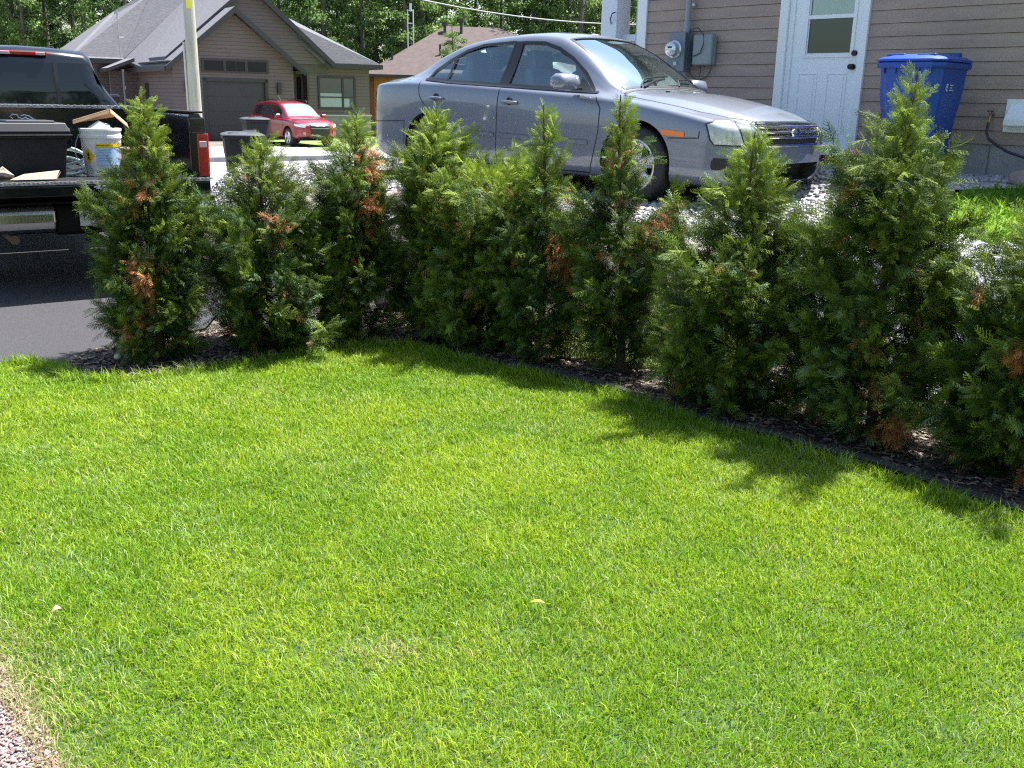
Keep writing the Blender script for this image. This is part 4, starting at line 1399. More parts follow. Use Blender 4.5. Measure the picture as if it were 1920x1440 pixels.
# bed sides (outer shaped like the body)
for sg in (-1, 1):
    b = MB()
    pr_ = [(.98, .62), (.995, .80), (.985, 1.05), (.965, 1.25), (.93, 1.30), (.86, 1.30), (.84, 1.27), (.84, .80), (.86, .62)]
    n_ = len(pr_)
    vs, fs = [], []
    ys = [0, .03, .3, .6, .9, 1.2, 1.6, 2.0]
    for y_ in ys:
        vs += [(x_ * sg, y_, z_) for x_, z_ in pr_]
    for i_ in range(len(ys) - 1):
        for j in range(n_): fs.append((i_ * n_ + j, i_ * n_ + (j + 1) % n_, (i_ + 1) * n_ + (j + 1) % n_, (i_ + 1) * n_ + j))
    fs += [tuple(range(n_)), tuple(range((len(ys) - 1) * n_, len(ys) * n_))]
    b.add(vs, fs)
    # lower rocker parts before and behind the wheel
    b.span((.86 * sg, .02, .48), (.985 * sg, .28, .615)); b.span((.86 * sg, 1.28, .42), (.985 * sg, 2.0, .615))
    b.build('bed_side', m_blk, tr, smooth=True, angle=40, bevel=.006)
    b = MB(); b.span((.845 * sg, 0.0, 1.302), (.965 * sg, 2.0, 1.318)); b.build('bed_rail_cap', m_bed, tr, bevel=.006)
    wh = wheel(tr, .82 * sg, .80, .39, .26, .22, m_tyre, m_alloy, 1)
    wh.matrix_local = Matrix.Translation((.82 * sg, .80, 0)) @ Matrix.Rotation(R(-90) * sg, 4, 'Z') @ Matrix.Translation((-.82 * sg, -.80, 0))
    wh2 = wheel(tr, .82 * sg, 4.35, .39, .26, .22, m_tyre, m_alloy, 1)
    wh2.matrix_local = Matrix.Translation((.82 * sg, 4.35, 0)) @ Matrix.Rotation(R(-90) * sg, 4, 'Z') @ Matrix.Translation((-.82 * sg, -4.35, 0))
    # tail lamp: dark housing above, red lens wrapped around the corner with a clear reversing lens
    b = MB(); b.span((.845 * sg, -.012, 1.14), (.975 * sg, .05, 1.27)); b.build('bed_corner', m_blk, tr, bevel=.015)
    b = MB(); b.prism([(.905 * sg, -.012), (.985 * sg, -.012), (.998 * sg, .0), (.998 * sg, .12), (.90 * sg, .12), (.90 * sg, .0)], .80, 1.14, 'xy')
    tl = b.build('tail_light', m_redlens, tr, bevel=.005)
    b = MB(); b.prism([(.915 * sg, -.015), (.975 * sg, -.015), (.975 * sg, .0), (.915 * sg, .0)], 1.03, 1.08, 'xy')
    b.build('reversing_lens', mat('white_lens', (.5, .42, .42), .2, coat=.8), tl, bevel=.004)
b = MB(); b.span((-.84, 0, .76), (.84, 2.0, .79))
for i_ in range(9): b.span((-.78 + i_ * .18, .02, .789), (-.70 + i_ * .18, 1.98, .803))
b.build('bed_floor', m_bed, tr, bevel=.004)
b = MB(); b.span((-.86, 1.97, .78), (.86, 2.03, 1.30)); b.build('bulkhead', m_blk, tr, bevel=.006)
b = MB()
pts = [(-.90 + i_ * .03, 2.0, 1.318 + .004 * (i_ % 2)) for i_ in range(61)]
for p_ in pts: b.box(p_, (.024, .09, .012), rx=.05)
b.span((-.9, 1.955, 1.30), (.9, 2.045, 1.314))
b.build('bulkhead_rail', m_tread, tr)
# white scribbled sticker on the bulkhead
b = MB()
for q in ([(-.50, 1.20), (-.52, 1.22), (-.50, 1.24), (-.46, 1.235), (-.45, 1.21), (-.42, 1.20), (-.38, 1.215)], [(-.43, 1.225), (-.40, 1.235), (-.36, 1.225), (-.33, 1.20), (-.31, 1.19)], [(-.39, 1.205), (-.36, 1.195), (-.33, 1.19)]):
    b.tube([(x_ + .33, 1.968, z_) for x_, z_ in q], .006, 5)
b.build('sticker', mat('white_sticker', (.6, .6, .6), .6), tr)
# open tailgate, hinged at the bed floor, lying flat
b = MB(); b.prism([(-.60, .725), (-.60, .80), (-.585, .815), (-.02, .80), (-.02, .74), (-.3, .72)], -.80, .80, 'yz')
tg = b.build('tailgate', m_blk, tr, bevel=.006)
b = MB(); b.span((-.72, -.56, .812), (.72, -.06, .822)); b.build('gate_liner', m_bed, tg, bevel=.003)
b = MB()
for i_ in range(54):
    b.box((-.79 + i_ * .03, -.585, .824 + .003 * (i_ % 2)), (.02, .05, .010), rz=.5)
b.span((-.80, -.603, .808), (.80, -.56, .8175))
b.build('gate_edge_plate', m_tread, tg)
b = MB()   # chipped paint flecks on the gate edge
r_ = random.Random(4)
for cx_, cz_, k_ in ((-.02, .785, 7), (.03, .762, 8)):
    for _ in range(k_):
        b.box((cx_ + r_.uniform(-.035, .035), -.602, cz_ + r_.uniform(-.01, .01)), (r_.uniform(.008, .03), .004, r_.uniform(.004, .011)), ry=r_.uniform(-.5, .5))
b.build('paint_chip', mat('bare_metal', (.6, .6, .62), .5), tg)
for sg in (-1,):
    b = MB(); b.tube([(.80 * sg, -.50, .82), (.84 * sg, -.28, .96), (.86 * sg, -.03, 1.1)], .008, 6)
    b.build('gate_cable', mat('steel_cable', (.01, .01, .011), .8, spec=.2), tg, smooth=True)
# rear bumper with two bright caps and a dark middle for the plate
def bumper_seg(x0, x1, m, nm, z0=.46, z1=.67, yo=-.20):
    b = MB(); b.prism([(yo, z0 + .03), (yo - .02, z0 + .08), (yo - .02, z1 - .05), (yo + .01, z1), (-.02, z1), (-.02, z0), (yo + .03, z0)], x0, x1, 'yz')
    return b.build(nm, m, tr, bevel=.02, seg=3)
m_sbump = mat('bumper_chrome', (.68, .68, .70), .22, 1.0)
bumper_seg(-.98, -.27, m_sbump, 'bumper_cap'); bumper_seg(.50, .98, m_sbump, 'bumper_cap')
bumper_seg(-.268, .498, m_bed, 'bumper_centre', .43, .66, -.17)
b = MB(); b.span((-.97, -.21, .672), (.97, -.01, .690)); b.build('bumper_step', m_bed, tr, bevel=.006)
PLX = .05
b = MB(); b.span((PLX - .1525, -.205, .50), (PLX + .1525, -.199, .652)); pl = b.build('licence_plate', mat('plate_white', (.62, .63, .65), .5), tr, bevel=.002)
m_ink = mat('plate_ink', (.02, .03, .09), .6)
Mt = Matrix.Translation((PLX - .128, -.2062, .575)) @ Matrix.Rotation(R(90), 4, 'X') @ Matrix.Diagonal((.72, 1.15, 1, 1))
text('plate_number', 'FGE 5', .098, m_ink, pl, Mt, .0006, 'LEFT')
b = MB(); b.box((PLX - .075, -.2062, .636), (.012, .001, .010)); b.box((PLX - .03, -.2062, .635), (.02, .001, .014)); b.box((PLX - .1, -.2062, .636), (.02, .001, .006)); b.box((PLX - .06, -.2062, .511), (.03, .001, .006))
b.build('plate_marks', m_ink, pl)
b = MB(); b.span((-.045, -.26, .36), (.045, -.05, .42)); b.cyl((0, -.24, .42), (0, -.24, .46), .02); b.build('tow_hitch', m_bed, tr, bevel=.006)
b = MB(); b.cyl((-.55, -.05, .40), (-.55, .5, .40), .035, n=14); b.build('exhaust_pipe', mat('rusty_steel', (.2, .15, .12), .6, .5), tr, smooth=True)
b = MB(); b.span((-.62, 0, .50), (-.50, 4.9, .66)); b.span((.50, 0, .50), (.62, 4.9, .66)); b.cyl((-.7, .80, .39), (.7, .80, .39), .06); b.cyl((0, .80, .39), (0, .80, .4), .01); b.span((-.8, -.01, .60), (.8, .06, .76))
b.build('chassis', m_well, tr)
# cab: loft of rounded sections along y
def cabsec(y_, zt, wt, wb):
    return [(wb, .45), (wb + .01, .8), (wb, 1.22), (wb - .03, 1.27), (wt + .05, zt - .25), (wt, zt - .06), (wt - .05, zt - .012), (wt - .35, zt + .012), (0, zt + .02)]
secs = [(2.06, 1.30, .70, .88), (2.07, 1.86, .64, .93), (2.14, 1.915, .655, .95), (2.5, 1.93, .66, .96), (3.2, 1.92, .66, .96), (3.7, 1.86, .66, .96), (4.05, 1.55, .72, .96)]
secs = [(2.075, 1.76, .57, .86), (2.10, 1.80, .59, .875), (2.18, 1.83, .61, .89), (2.6, 1.85, .63, .91), (3.3, 1.84, .63, .92), (3.75, 1.75, .65, .93), (4.25, 1.38, .74, .95)]
b = MB(); vs, fs = [], []
for y_, zt, wt, wb in secs:
    P = [(x_, z_) for x_, z_ in cabsec(y_, zt, wt, wb)]
    if zt < 1.5: P = [(wb, .45), (wb + .01, .8), (wb, 1.2), (wb - .03, 1.22), (wt + .12, 1.26), (wt + .06, 1.30), (wt - .05, 1.32), (wt - .35, 1.34), (0, 1.35)]
    ring_ = P + [(-x_, z_) for x_, z_ in P[-2::-1]]
    ysh = [(y_ + (.10 * max(0, (z_ - 1.25)) / .65 if y_ < 2.3 else 0)) for x_, z_ in ring_]
    vs += [(x_, yy, z_) for (x_, z_), yy in zip(ring_, ysh)]
k = len(ring_)
for i_ in range(len(secs) - 1):
    for j in range(k - 1): fs.append((i_ * k + j, i_ * k + j + 1, (i_ + 1) * k + j + 1, (i_ + 1) * k + j))
    fs.append((i_ * k + k - 1, i_ * k, (i_ + 1) * k, (i_ + 1) * k + k - 1))
fs += [tuple(range(k)), tuple(range((len(secs) - 1) * k, len(secs) * k))]
b.add(vs, fs)
cabo = b.build('cab', m_blk, tr, smooth=True, angle=50)
skc = Skin([tuple(v) for v in b.v], b.f)
RF = ((0, -3, 0), (1, 0, 0), (0, 0, 1), (0, 1, 0))
m_tint = mat('tinted_window', (.007, .009, .012), .03, spec=.5)
rwin = skin_part(skc, 'rear_window', [[(-.74, 1.31), (.74, 1.31), (.69, 1.45), (.60, 1.67), (.57, 1.71), (-.57, 1.71), (-.60, 1.67), (-.69, 1.45)]], RF, m_tint, tr, off=.008, step=.08, smooth=True)
b = MB()
for x_ in (-.27, .27):
    v, f = skc.ribbon([(x_, 1.31), (x_, 1.71)], .035, RF, .014, .05); b.add(v, f)
v, f = skc.ribbon([(-.75, 1.305), (.75, 1.305)], .018, RF, .013, .05); b.add(v, f)
b.build('window_divider', m_blacktrim, rwin)
b = MB(); v, f = skc.ribbon([(-.27, 1.322), (.26, 1.322)], .018, RF, .016, .05); b.add(v, f); b.build('slider_track', mat('grey_track', (.45, .45, .47), .3, .5), rwin)
b = MB(); b.box((0, 2.14, 1.785), (.42, .035, .035)); tb_ = b.build('high_brake_light', m_redlens, tr, bevel=.008)
b = MB(); b.box((.15, 2.133, 1.785), (.08, .038, .028)); b.box((-.15, 2.133, 1.785), (.08, .038, .028)); b.build('cargo_lens', MATS['white_lens'], tb_, bevel=.004)
for sg, nm in ((-1, 'side_window'), (1, 'side_window')):
    fr_ = ((3 * sg, 0, 0), (0, 1, 0), (0, 0, 1), (-sg, 0, 0))
    skin_part(skc, nm, [[(2.35, 1.30), (3.0, 1.30), (3.0, 1.76), (2.45, 1.76)], [(3.06, 1.30), (3.95, 1.30), (3.65, 1.70), (3.5, 1.76), (3.06, 1.76)]], fr_, m_tint, tr, off=.006, step=.1)
b = MB(); b.prism([(4.2, .45), (4.2, 1.28), (4.6, 1.25), (5.2, 1.15), (5.35, 1.0), (5.38, .5), (5.0, .4)], -.94, .94, 'yz')
b.build('hood', m_blk, tr, bevel=.06, seg=3)
for x_ in (1.12, -1.12): b = MB(); b.box((x_, 3.75, 1.3), (.2, .1, .26)); b.build('door_mirror', m_blk, tr, bevel=.03)

# the bed, tailgate and cab sit .04 m higher on the frame
for ch in tr.children:
    if not ch.name.startswith(('wheel', 'chassis', 'bumper', 'licence', 'tow', 'exhaust')):
        ch.location.z += .04
# ---------------------------------------------------------------- load in the bed
def T2W(x_, y_, z_):
    c, s_ = math.cos(TY), math.sin(TY)
    return (bx + c * x_ - s_ * y_, by + s_ * x_ + c * y_, z_)
m_tote = mat('tote_plastic', (.014, .0145, .017), .6, bump=.15, bscale=40, col2=(.009, .0095, .011), scale=4, spec=.3)
tote = thing('storage_tote', 'black lidded plastic storage tote standing in the truck bed', 'storage tote', T2W(-.365, .02, .846), TY + .03); tote.scale = (.83, .9, 1.12)
b = MB(); b.add([(-.25, -.17, 0), (.25, -.17, 0), (.25, .17, 0), (-.25, .17, 0), (-.29, -.21, .29), (.29, -.21, .29), (.29, .21, .29), (-.29, .21, .29)],
               [(0, 3, 2, 1), (4, 5, 6, 7), (0, 1, 5, 4), (1, 2, 6, 5), (2, 3, 7, 6), (3, 0, 4, 7)])
b.build('bin_body', m_tote, tote, bevel=.02, seg=3)
b = MB(); b.span((-.31, -.23, .275), (.31, .23, .315)); b.span((-.325, -.245, .29), (.325, .245, .30)); b.build('rim', m_tote, tote, bevel=.006)
b = MB(); b.add([(-.315, -.235, .316), (.315, -.235, .316), (.315, .235, .316), (-.315, .235, .316), (-.28, -.2, .375), (.28, -.2, .375), (.28, .2, .375), (-.28, .2, .375)],
               [(0, 3, 2, 1), (4, 5, 6, 7), (0, 1, 5, 4), (1, 2, 6, 5), (2, 3, 7, 6), (3, 0, 4, 7)])
b.span((-.2, -.16, .374), (.2, .16, .388))
b.build('lid', mat('tote_lid', (.016, .017, .021), .4), tote, bevel=.012, seg=3)
for sg in (-1, 1):
    b = MB(); b.tube([(.325 * sg, -.06, .33), (.37 * sg, -.055, .32), (.375 * sg, -.05, .26), (.34 * sg, -.05, .22), (.30 * sg, -.05, .21)], .013, 8)
    b.tube([(.325 * sg, .06, .33), (.37 * sg, .055, .32), (.375 * sg, .05, .26), (.34 * sg, .05, .22)], .013, 8)
    b.build('latch_handle', m_tote, tote, smooth=True)
# bucket
buck = thing('plastic_bucket', 'translucent white plastic bucket with a hazard diamond in the truck bed beside the tote', 'bucket', T2W(.15, .0, .846), TY - .5)
m_bk = mat('bucket_plastic', (.66, .68, .68), .4, trans=.25)
b = MB(); b.lathe([(0, 0), (.125, 0), (.13, .01), (.148, .30), (.155, .305), (.155, .325), (.150, .33), (.150, .355), (.157, .36), (.157, .375), (.148, .378), (.14, .376), (.125, .012), (0, .01)], n=40)
b.build('shell', m_bk, buck, smooth=True, angle=40)
b = MB()
for z0_, z1_ in ((.10, .265),):
    vs, fs = [], []
    for i_ in range(17):
        a = R(-92 + i_ * 4.6)
        for z_ in (z0_, z1_):
            rr_ = .13 + .018 * (z_ - .01) / .29 + .0015
            vs.append((rr_ * math.cos(a), rr_ * math.sin(a), z_))
    for i_ in range(16): fs.append((2 * i_, 2 * i_ + 2, 2 * i_ + 3, 2 * i_ + 1))
    b.add(vs, fs)
lab = b.build('label', mat('blue_label', (.32, .47, .68), .5, col2=(.42, .56, .72), scale=30), buck, smooth=True)
def curved(a0, a1, z0_, z1_, m, nm, par, off=.003):
    b = MB(); vs, fs = [], []
    n_ = max(2, int((a1 - a0) / 4))
    for i_ in range(n_ + 1):
        a = R(a0 + (a1 - a0) * i_ / n_)
        for z_ in (z0_, z1_):
            rr_ = .13 + .018 * (z_ - .01) / .29 + off
            vs.append((rr_ * math.cos(a), rr_ * math.sin(a), z_))
    for i_ in range(n_): fs.append((2 * i_, 2 * i_ + 2, 2 * i_ + 3, 2 * i_ + 1))
    b.add(vs, fs); return b.build(nm, m, par, smooth=True)
m_yel = mat('hazard_yellow', (.75, .48, .01), .5)
m_inkk = mat('black_ink', (.02, .02, .02), .6)
curved(-92, -18, .238, .266, m_yel, 'label_band', lab)
for a0_, a1_ in ((-88, -78), (-76, -64), (-62, -50), (-48, -40)): curved(a0_, a1_, .247, .257, mat('band_lettering', (.3, .2, .02), .6), 'band_lettering', lab, .004)
for k_ in range(5): curved(-86, -40 - (k_ * 7) % 20, .215 - k_ * .02, .2195 - k_ * .02, mat('label_lettering', (.2, .3, .5), .6), 'label_lettering', lab)
# diamond with flame over circle
def onb(a, z_, off): 
    rr_ = .13 + .018 * (z_ - .01) / .29 + off
    return (rr_ * math.cos(R(a)), rr_ * math.sin(R(a)), z_)
b = MB(); A0, Z0, hs = -118, .17, .052
def dia(sc, off):
    g_ = MB(); N_ = 6; vs, fs = [], []
    for i_ in range(N_ + 1):
        u_ = -1 + 2 * i_ / N_
        for j in range(N_ + 1):
            v_ = -1 + 2 * j / N_
            dx_, dz_ = (u_ + v_) / 2 * hs * sc, (v_ - u_) / 2 * hs * sc * 1.25
            vs.append(onb(A0 + math.degrees(dx_ / .14), Z0 + dz_, off))
    for i_ in range(N_):
        for j in range(N_): fs.append((i_ * (N_ + 1) + j, (i_ + 1) * (N_ + 1) + j, (i_ + 1) * (N_ + 1) + j + 1, i_ * (N_ + 1) + j + 1))
    g_.add(vs, fs); return g_
dd = dia(1.0, .0022).build('hazard_diamond', m_yel, buck)
g_ = MB()
fl = [(0, .030), (.010, .016), (.013, .006), (.008, -.003), (-.008, -.003), (-.013, .006), (-.009, .018), (-.004, .012)]
g_.add([onb(A0 + math.degrees(x_ / .14), Z0 + .004 + z_, .0036) for x_, z_ in fl], [tuple(range(len(fl)))])
cir = [(.011 * math.cos(t_), -.012 + .009 * math.sin(t_)) for t_ in np.linspace(0, 6.28, 14)[:-1]]
g_.add([onb(A0 + math.degrees(x_ / .14), Z0 + z_, .0036) for x_, z_ in cir], [tuple(range(len(cir)))])
g_.add([onb(A0 + math.degrees(x_ / .14), Z0 + z_, .0036) for x_, z_ in [(-.018, -.026), (.018, -.026), (.018, -.0235), (-.018, -.0235)]], [(0, 1, 2, 3)])
g_.build('flame_symbol', m_inkk, dd)
g_ = MB(); g_.tube([(-.157, -.02, .33), (-.175, -.06, .26), (-.172, -.09, .18), (-.15, -.10, .12), (-.10, -.115, .09)], .003, 5)
g_.build('bail_handle', mat('wire', (.7, .7, .7), .4), buck)
# things in the bucket
g_ = MB(); g_.add([(-.10, -.08, .36), (.09, -.06, .36), (.06, .07, .40), (-.07, .08, .41), (.0, -.02, .435)], [(0, 1, 4), (1, 2, 4), (2, 3, 4), (3, 0, 4)])
tag(g_.build('plastic_bag', mat('clear_bag', (.6, .66, .64), .3, trans=.4)), 'crumpled pale plastic bag poking out of the white bucket', 'plastic bag').matrix_world = buck.matrix_basis.copy()
m_card = mat('cardboard', (.42, .27, .16), .85, var=.1, scale=6)
flap = MB(); flap.add([(-.21, -.16, 0), (.07, -.14, .085), (.17, .16, .02), (-.10, .15, -.02)], [(0, 1, 2, 3)])
flap.add([(.07, -.14, .085), (.07, -.145, .055), (.26, .10, -.07), (.25, .12, -.03)], [(0, 1, 2, 3)])
flap.add([(-.21, -.16, 0), (-.21, -.162, -.03), (.07, -.143, .053), (.07, -.14, .085)], [(0, 1, 2, 3)])
fo = flap.build('cardboard_sheet', m_card)
fo.location = T2W(.16, .12, 1.285); fo.rotation_euler = (0, 0, TY)
md = fo.modifiers.new('s', 'SOLIDIFY'); md.thickness = .005
tag(fo, 'tilted brown cardboard lid leaning over the white bucket', 'cardboard')
bxo = MB(); bxo.span((-.16, -.2, 0), (.16, .2, .22)); bo = bxo.build('cardboard_box', m_card, bevel=.004)
bo.location = T2W(.48, .05, .846); bo.rotation_euler = (0, 0, TY - .1)
tag(bo, 'brown cardboard box right of the white bucket, half hidden by the cedar', 'cardboard box')
bxo = MB(); bxo.span((-.17, -.15, 0), (.17, .15, .20)); bo = bxo.build('crate', mat('grey_crate', (.16, .155, .15), .7))
bo.location = T2W(-.22, .62, .846); bo.rotation_euler = (0, 0, TY + .2)
tag(bo, 'dull grey crate deeper in the truck bed behind the tote', 'crate')
# coiled hose
g_ = MB(); pts = []
for k_ in range(90):
    a = k_ * .35; rr_ = .16 + .02 * math.sin(a * .37)
    pts.append((rr_ * 1.25 * math.cos(a), rr_ * math.sin(a), .02 + k_ * .0018 + .012 * math.sin(a * 1.7)))
g_.tube(pts, .011, 6)
ho = g_.build('hose_coil', mat('pale_hose', (.55, .66, .62), .4), smooth=True)
ho.location = T2W(-.10, .34, .85); ho.rotation_euler = (.5, 0, TY)
tag(ho, 'pale green coiled hose between the tote and the bucket', 'hose')
ho2 = MB(); ho2.tube([(p_[0] * .9, p_[1] * .9, p_[2]) for p_ in pts[:70]], .011, 6)
ho2 = ho2.build('hose_coil', MATS['pale_hose'], smooth=True); ho2.location = T2W(-.86, .10, .85); ho2.rotation_euler = (.4, .1, TY)
tag(ho2, 'pale hose coil at the left end of the truck bed, left of the tote', 'hose')
g_ = MB(); g_.add([(-.16, -.05, 0), (.15, -.03, .0), (.19, .03, .055), (-.05, .06, .03)], [(0, 1, 2, 3)]); g_.add([(-.16, -.05, 0), (.15, -.05, -.002), (.19, -.02, .05), (.15, -.03, .0)], [(0, 1, 2, 3)])
sc_ = g_.build('cardboard_scrap', m_card); md = sc_.modifiers.new('s', 'SOLIDIFY'); md.thickness = .004
sc_.location = T2W(-.42, -.34, .872); sc_.rotation_euler = (0, 0, TY)
tag(sc_, 'torn flat cardboard scrap lying on the open tailgate before the tote', 'cardboard')
g_ = MB(); g_.tube([(0, 0, 0), (.06, .02, .04), (.10, .0, .0), (.05, -.03, .02), (-.04, -.02, .03)], [.02, .035, .03, .03, .012], 7)
gl_ = g_.build('work_glove', mat('glove_leather', (.30, .24, .19), .85), smooth=True); gl_.location = T2W(-.66, -.28, .89); gl_.rotation_euler = (0, 0, TY)
tag(gl_, 'crumpled tan work glove at the left on the open tailgate', 'glove')
# ================================================================ WHEELED BINS
def wheeled_bin(name, label, loc, rz, m_b, m_l, H=1.08, w=.60, d=.70, group=None, open_lid=False, pocket=True):
    t = thing(name, label, 'wheeled bin', loc, rz, group)
    b = MB(); P = lambda w_, d_, z_, c=.09: [(-w_ / 2 + c, -d_ / 2, z_), (w_ / 2 - c, -d_ / 2, z_), (w_ / 2, -d_ / 2 + c, z_), (w_ / 2, d_ / 2 - c * .3, z_), (w_ / 2 - c * .3, d_ / 2, z_), (-w_ / 2 + c * .3, d_ / 2, z_), (-w_ / 2, d_ / 2 - c * .3, z_), (-w_ / 2, -d_ / 2 + c, z_)]
    lv = [(w * .76, d * .66, .05), (w * .80, d * .72, .12), (w * .88, d * .82, H * .50), (w * .955, d * .90, H * .66), (w * .96, d * .92, H * .70), (w * .985, d * .97, H * .90)]
    vs, fs = [], []
    for a, c, z in lv: vs += P(a, c, z)
    for i in range(len(lv) - 1):
        for j in range(8): fs.append((i * 8 + j, i * 8 + (j + 1) % 8, (i + 1) * 8 + (j + 1) % 8, (i + 1) * 8 + j))
    fs += [tuple(range(8)), tuple(range((len(lv) - 1) * 8, len(lv) * 8))]
    b.add(vs, fs)
    body = b.build('bin_body', m_b, t, bevel=.018, seg=3, smooth=True, angle=25)
    b = MB(); vs, fs = [], []
    for (a, c, z) in ((w * 1.04, d * 1.03, H * .885), (w * 1.06, d * 1.05, H * .90), (w * 1.06, d * 1.05, H * .925), (w * 1.02, d * 1.02, H * .935)): vs += P(a, c, z)
    for i in range(3):
        for j in range(8): fs.append((i * 8 + j, i * 8 + (j + 1) % 8, (i + 1) * 8 + (j + 1) % 8, (i + 1) * 8 + j))
    fs += [tuple(range(8)), tuple(range(24, 32))]
    b.add(vs, fs)
    for k in range(5): b.span((-w * .36 + k * w * .18 - .006, -d * .505, H * .84), (-w * .36 + k * w * .18 + .006, -d * .47, H * .885))
    b.build('rim', m_b, t, smooth=True, angle=25)
    b = MB(); vs, fs = [], []
    for (a, c, z) in ((w * 1.07, d * 1.06, H * .937), (w * 1.07, d * 1.06, H * .955), (w * .95, d * .94, H * .975), (w * .72, d * .7, H * .997), (w * .3, d * .3, H * 1.0)): vs += P(a, c, z)
    for i in range(4):
        for j in range(8): fs.append((i * 8 + j, i * 8 + (j + 1) % 8, (i + 1) * 8 + (j + 1) % 8, (i + 1) * 8 + j))
    fs += [tuple(range(8)), tuple(range(32, 40))]
    b.add(vs, fs)
    lid = b.build('lid', m_l, t, smooth=True, angle=25, bevel=.004)
    for x in (-w * .25, w * .22):
        b = MB(); b.span((x - .085, -d * .40, H * .975), (x + .085, -d * .30, H * .999)); b.build('lid_rib', m_l, lid, bevel=.01)
    b = MB(); b.span((w * .05, d * .30, H * .985), (w * .40, d * .40, H * 1.02)); b.build('lid_grip', m_l, lid, bevel=.01)
    b = MB(); b.cyl((-w * .42, d * .53, H * .90), (w * .42, d * .53, H * .90), .016, n=12)
    for x in (-w * .42, 0, w * .42): b.box((x, d * .51, H * .90), (.03, .07, .05))
    b.build('handle', m_b, t, smooth=True)
    for sg in (-1, 1):
        b = MB(); b.cyl((sg * w * .40, d * .36, .115), (sg * w * .50, d * .36, .115), .115, n=28); b.build('wheel', m_tyre, t, bevel=.01)
    if pocket:
        b = MB(); b.prism([(-.075, .40), (-.055, .38), (.055, .38), (.075, .40), (.075, .60), (.055, .63), (-.055, .63), (-.075, .60)], -d * .423 - .012, -d * .41 + .05, 'xz')
        b.build('grip_pocket', mat('bin_pocket', (.006, .018, .09), .8), t, bevel=.005)
        b = MB(); b.prism([(-.20, .10), (.20, .10), (.235, .66), (.215, .70), (.10, .71), (.085, .66), (-.085, .66), (-.10, .71), (-.215, .70), (-.235, .66)], -d * .43, -d * .40, 'xz')
    return t, body
m_blue = mat('blue_plastic', (.010, .060, .34), .38, bump=.05, bscale=30)
bn, bb = wheeled_bin('recycling_bin', 'tall blue wheeled recycling bin against the brown siding right of the white door', (3.71, 9.40, float(hgt(3.8, 9.42)) + .01), -R(45), m_blue, m_blue, H=1.08, w=.60, d=.66)
# emblem on the right-hand side: crescent and three short lines of lettering
m_wm = mat('white_mark', (.55, .58, .65), .6)
g_ = MB()
xx = .60 * .5 * .975 + .004
for t0 in np.linspace(R(60), R(300), 9):
    g_.box((xx, -.12 + .024 * math.cos(t0), .79 + .028 * math.sin(t0)), (.003, .012, .012), rx=t0)
g_.box((xx, -.115, .795), (.003, .014, .02))
for k_, (L_, o_) in enumerate(((.07, 0), (.05, -.01), (.085, .005))): g_.box((xx, -.03 + o_, .812 - k_ * .022), (.003, L_, .010))
g_.build('emblem', m_wm, bb)
m_gb = mat('grey_bin_plastic', (.014, .015, .018), .7, spec=.2)
m_gl = mat('grey_bin_lid', (.06, .062, .07), .4)
wheeled_bin('refuse_bin', 'nearer dark grey wheeled bin by the road edge, left of the pair', (-4.50, 16.4, -.03), R(20), m_gb, m_gl, H=.94, w=.62, d=.7, group='grey wheeled bins by the road', pocket=False)
wheeled_bin('refuse_bin', 'farther dark grey wheeled bin with the lighter lid, in front of the red SUV', (-6.78, 26.0, -.06), R(30), m_gb, m_gl, H=1.0, w=.6, d=.7, group='grey wheeled bins by the road', pocket=False)

# ================================================================ RIGHT HOUSE
hx, hy = 1.48, 12.75
ua = math.atan2(-.724, .69)
GZ = .84
hr = thing('sided_house', 'house with wide brown horizontal siding, white door and grey foundation on the right', 'house', (hx, hy, 0), ua)
# local: x along the wall (towards the camera right), y INTO the house (away from camera side) , z world
m_sid = mat('brown_siding', (.355, .275, .232), .75, var=.09, scale=1.6, bump=.12, bscale=40, stretch=(1, 1, 6))
m_sidgap = mat('siding_gap', (.05, .04, .04), .9)
m_wht = mat('white_trim', (.80, .84, .87), .5)
m_fnd = mat('foundation', (.36, .35, .34), .9, col2=(.30, .29, .285), scale=2.5, bump=.3, bscale=50)
ZB, ZT = 1.185, 3.42
EX = .1255
b = MB()
def courses(x0, x1, z0, z1):
    z = ZB
    while z < z1 - 1e-6:
        t = min(z + EX, z1)
        if t > z0 + .01:
            a = max(z, z0)
            b.add([(x0, -.017, a), (x1, -.017, a), (x1, -.008, t - .004), (x0, -.008, t - .004), (x0, .012, t - .004), (x1, .012, t - .004), (x1, .012, a), (x0, .012, a), (x0, .0, t + .0), (x1, .0, t + .0)],
                  [(0, 1, 2, 3), (3, 2, 5, 4), (0, 6 + 1, 6, 1)[:3] if False else (0, 7, 6, 1), (1, 6, 5, 2), (0, 3, 4, 7)])
        z = t
courses(.13, 1.995, ZB, ZT); courses(3.035, 9.0, ZB, ZT)
courses(1.995, 3.035, 3.15, ZT)
wall = b.build('siding', m_sid, hr)
b = MB(); b.span((.02, .013, ZB - .004), (1.995, .05, ZT)); b.span((3.035, .013, ZB - .004), (9, .05, ZT)); b.span((1.995, .013, 3.12), (3.035, .05, ZT))
b.build('sheathing', m_sidgap, hr)
b = MB(); b.span((.0, -.002, .2), (2.02, .25, ZB - .003)); b.span((3.01, -.002, .2), (9.0, .25, ZB - .003)); b.span((2.02, -.002, .2), (3.01, .2, .93))
b.build('foundation_wall', m_fnd, hr)
b = MB(); b.span((4.395, -.0045, .2), (4.405, -.002, ZB - .01)); b.build('foundation_crack', mat('crack', (.15, .145, .14), .9), hr)
b = MB(); b.span((-.03, -.035, ZB - .02), (.13, .02, ZT)); b.span((-.03, -.035, ZB - .02), (-.005, .15, ZT)); b.build('corner_board', m_wht, hr, bevel=.004)
